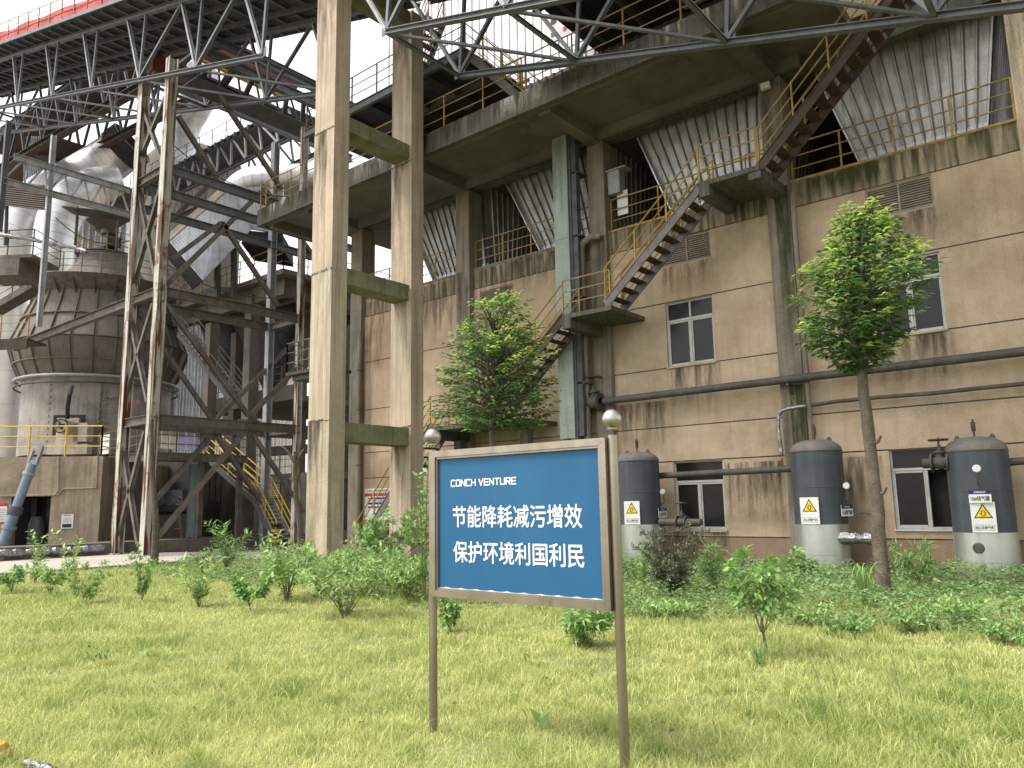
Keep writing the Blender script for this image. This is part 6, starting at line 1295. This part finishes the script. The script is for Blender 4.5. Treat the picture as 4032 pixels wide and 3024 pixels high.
# ground cover of weeds along the wall and the road (nobody could count it)
LAT = np.random.default_rng(11).uniform(-1, 1, (256, 256))
def vnoise(x, y):
    xi = np.floor(x).astype(int); yi = np.floor(y).astype(int); u = x-xi; v = y-yi; u = u*u*(3-2*u); v = v*v*(3-2*v); g_ = lambda a, b: LAT[a % 256, b % 256]
    return (g_(xi, yi)*(1-u)+g_(xi+1, yi)*u)*(1-v)+(g_(xi, yi+1)*(1-u)+g_(xi+1, yi+1)*u)*v
def gnoise(x, y):
    x = np.asarray(x, float)*.62; y = np.asarray(y, float)*.62
    return (vnoise(x, y)+.55*vnoise(x*2.1+9, y*2.1+4)+.3*vnoise(x*4.3+20, y*4.3+31))*1.05
N = 150000; X = rng.uniform(-22.8, 4, N); Y = rng.uniform(7.6, 19.6, N)
edge = np.interp(X, [-23, -14, -9.6, -5.5, -3.3, -1.2, 4], [9.6, 9.0, 9.0, 9.9, 10.0, 10.5, 11.5])+.7*gnoise(X, Y)
keep = (Y > edge) & (rng.random(N) < np.where(X < -13, .8, 1.)*np.clip(.72+.35*gnoise(X*.8, Y*.8), .2, 1))
keep &= ~((np.hypot(X+11.05, Y-18.95) < .62) | (np.hypot(X+6.19, Y-19.1) < .62) | (np.hypot(X+2.83, Y-19.1) < .62)) & (Y < 19.75)
X, Y = X[keep], Y[keep]; hmax = np.clip(.12+.22*(gnoise(X*1.4+3, Y*1.4)+.55), .05, .55)*np.clip((Y-edge[keep])/1.2+.35, .35, 1)
Zh = gz(X, Y)+hmax*rng.random(len(X))**.6; a = rng.uniform(0, 6.28, len(X))
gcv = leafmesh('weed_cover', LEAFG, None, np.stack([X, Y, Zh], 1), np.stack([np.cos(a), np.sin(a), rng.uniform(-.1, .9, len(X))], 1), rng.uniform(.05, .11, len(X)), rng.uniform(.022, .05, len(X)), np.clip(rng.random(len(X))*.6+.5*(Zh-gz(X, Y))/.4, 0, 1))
tagd(gcv, 'dense green weeds covering the ground along the wall', 'weeds', kind='stuff')

# lawn grass
N = 720000
th_ = np.where(rng.random(N) < .84, rng.uniform(-.70, .70, N), rng.uniform(-1.35, 1.35, N)); lo, hi = math.log(2.2), math.log(26); dd = np.exp(rng.uniform(lo, hi, N))
fx, fy = -math.sin(YAW), math.cos(YAW); c_, s_ = np.cos(th_), np.sin(th_); X = dd*(fx*c_+fy*s_); Y = dd*(fy*c_-fx*s_)
kp = (X > -23) & (Y < edge.max()+3) & (X < 10); X, Y, dd = X[kp], Y[kp], dd[kp]; n = len(X)
nz = .55*gnoise(X*2.2, Y*2.2)+.75*gnoise(X*6.5+3, Y*6.5); nz2 = gnoise(X*.5+7, Y*.5)
bare = (gnoise(X*2.6+40, Y*2.6+17) > .95) & (rng.random(n) < .75); X, Y, dd, nz, nz2 = (q_[~bare] for q_ in (X, Y, dd, nz, nz2)); n = len(X)
nz3 = gnoise(X*7.3+2, Y*7.1)-.35; h = (.035+.05*np.clip(nz+.25, 0, 1)+.035*np.clip(nz3, 0, 1)+.02*np.clip(nz2, 0, 1))*rng.uniform(.5, 1.5, n)*np.where(rng.random(n) < .05, 2.1, 1.)
a = rng.uniform(0, 6.28, n)+.0; lean = h*rng.uniform(.3, 1.3, n); e = np.stack([np.cos(a), np.sin(a), 0*a], 1); b_ = rng.uniform(0, 6.28, n); sd2 = np.stack([np.cos(b_), np.sin(b_), 0*a], 1)
w = (.0009+.00055*dd)*rng.uniform(.7, 1.3, n); O = np.stack([X, Y, gz(X, Y)+.0], 1); zz_ = np.array([0, 0, 1.])
m1 = O+e*(lean*.3)[:, None]+zz_*(h*.62)[:, None]; tp_ = O+e*lean[:, None]+zz_*h[:, None]*.95
V = np.stack([O-sd2*w[:, None]*.5, O+sd2*w[:, None]*.5, m1-sd2*w[:, None]*.42, m1+sd2*w[:, None]*.42, tp_], 1).reshape(-1, 3); i = np.arange(n)[:, None]*5
Fc = np.concatenate([i+np.array([[0, 1, 3]]), i+np.array([[0, 3, 2]]), i+np.array([[2, 3, 4]])], 1).reshape(-1, 3)
tn = np.clip(.66-.22*nz-.16*nz2-.5*np.clip(nz3, 0, 1)+rng.normal(0, .24, n), 0, 1)
g = npobj('lawn_grass', V, Fc, GRASSM, tone=np.repeat(tn, 5)); tagd(g, 'yellow-green grass of the lawn', 'grass', kind='stuff')
# foil pipe end and, for an ochre blur, an added stone at the lower left corner
KS = thing('ochre_lump', 'added ochre stone at the lower left corner', 'kerb', P(0, 1630, Z=0)); c = P(-26, 1650, Z=0); mb = MB(); mb.lathe(c, [(.0, .13), (.09, .12), (.12, .08), (.14, -.05)], 18); obj('lump', mb, YEL, KS, True)
FE = thing('foil_wrapped_pipe', 'stub of silver foil wrapped pipe in the grass at the lower left corner', 'pipe', P(85, 1650, Z=0)); a, b = P(50, 1650, Z=.03), P(115, 1664, Z=.03); pts = [a.lerp(b, k/10)+up*random.uniform(-.008, .008) for k in range(11)]; mb = MB(); mb.tube(pts, [.03+random.uniform(-.006, .006) for _ in pts], 10); obj('foil_sleeve', mb, FOIL, FE)

# a few fallen leaves, alike
for k, (x, y) in enumerate(((1585, 1495), (590, 1500), (1180, 1465), (1640, 1492), (780, 1560), (980, 1520), (1450, 1580), (420, 1530))):
    b = P(x, y, Z=.05); mb = MB(); a = k*1.3; e = Vector((math.cos(a), math.sin(a), .15)); f = Vector((-math.sin(a), math.cos(a), .1)); mb.add([b-e*.04, b+f*.02+up*.012, b+e*.045, b-f*.02+up*.008], [(0, 1, 2), (0, 2, 3)])
    o = obj('fallen_leaf', mb, TWIG if k % 2 else BROWN); tagd(o, 'small dry brown leaf lying on the lawn grass', 'leaf', 'dry leaves on the lawn')
# sagging cables between the tower and the buildings
for k, (a, b, sag, lb) in enumerate((((360, 300), (690, 420), .9, 'upper sagging black cable from the tower to the walkway end'), ((345, 560), (640, 640), .6, 'lower sagging black cable strung behind the tower bracing'), ((120, 470), (280, 520), .5, 'sagging black cable left of the tower above the mill'))):
    p, q = P(*a, d=31), P(*b, d=31); c = p.lerp(q, .5)-up*sag*2; mb = MB(); mb.tube(bez(p, c, q, 20), .022, 5); tagd(obj('hanging_cable', mb, BLACK), lb, 'cable')
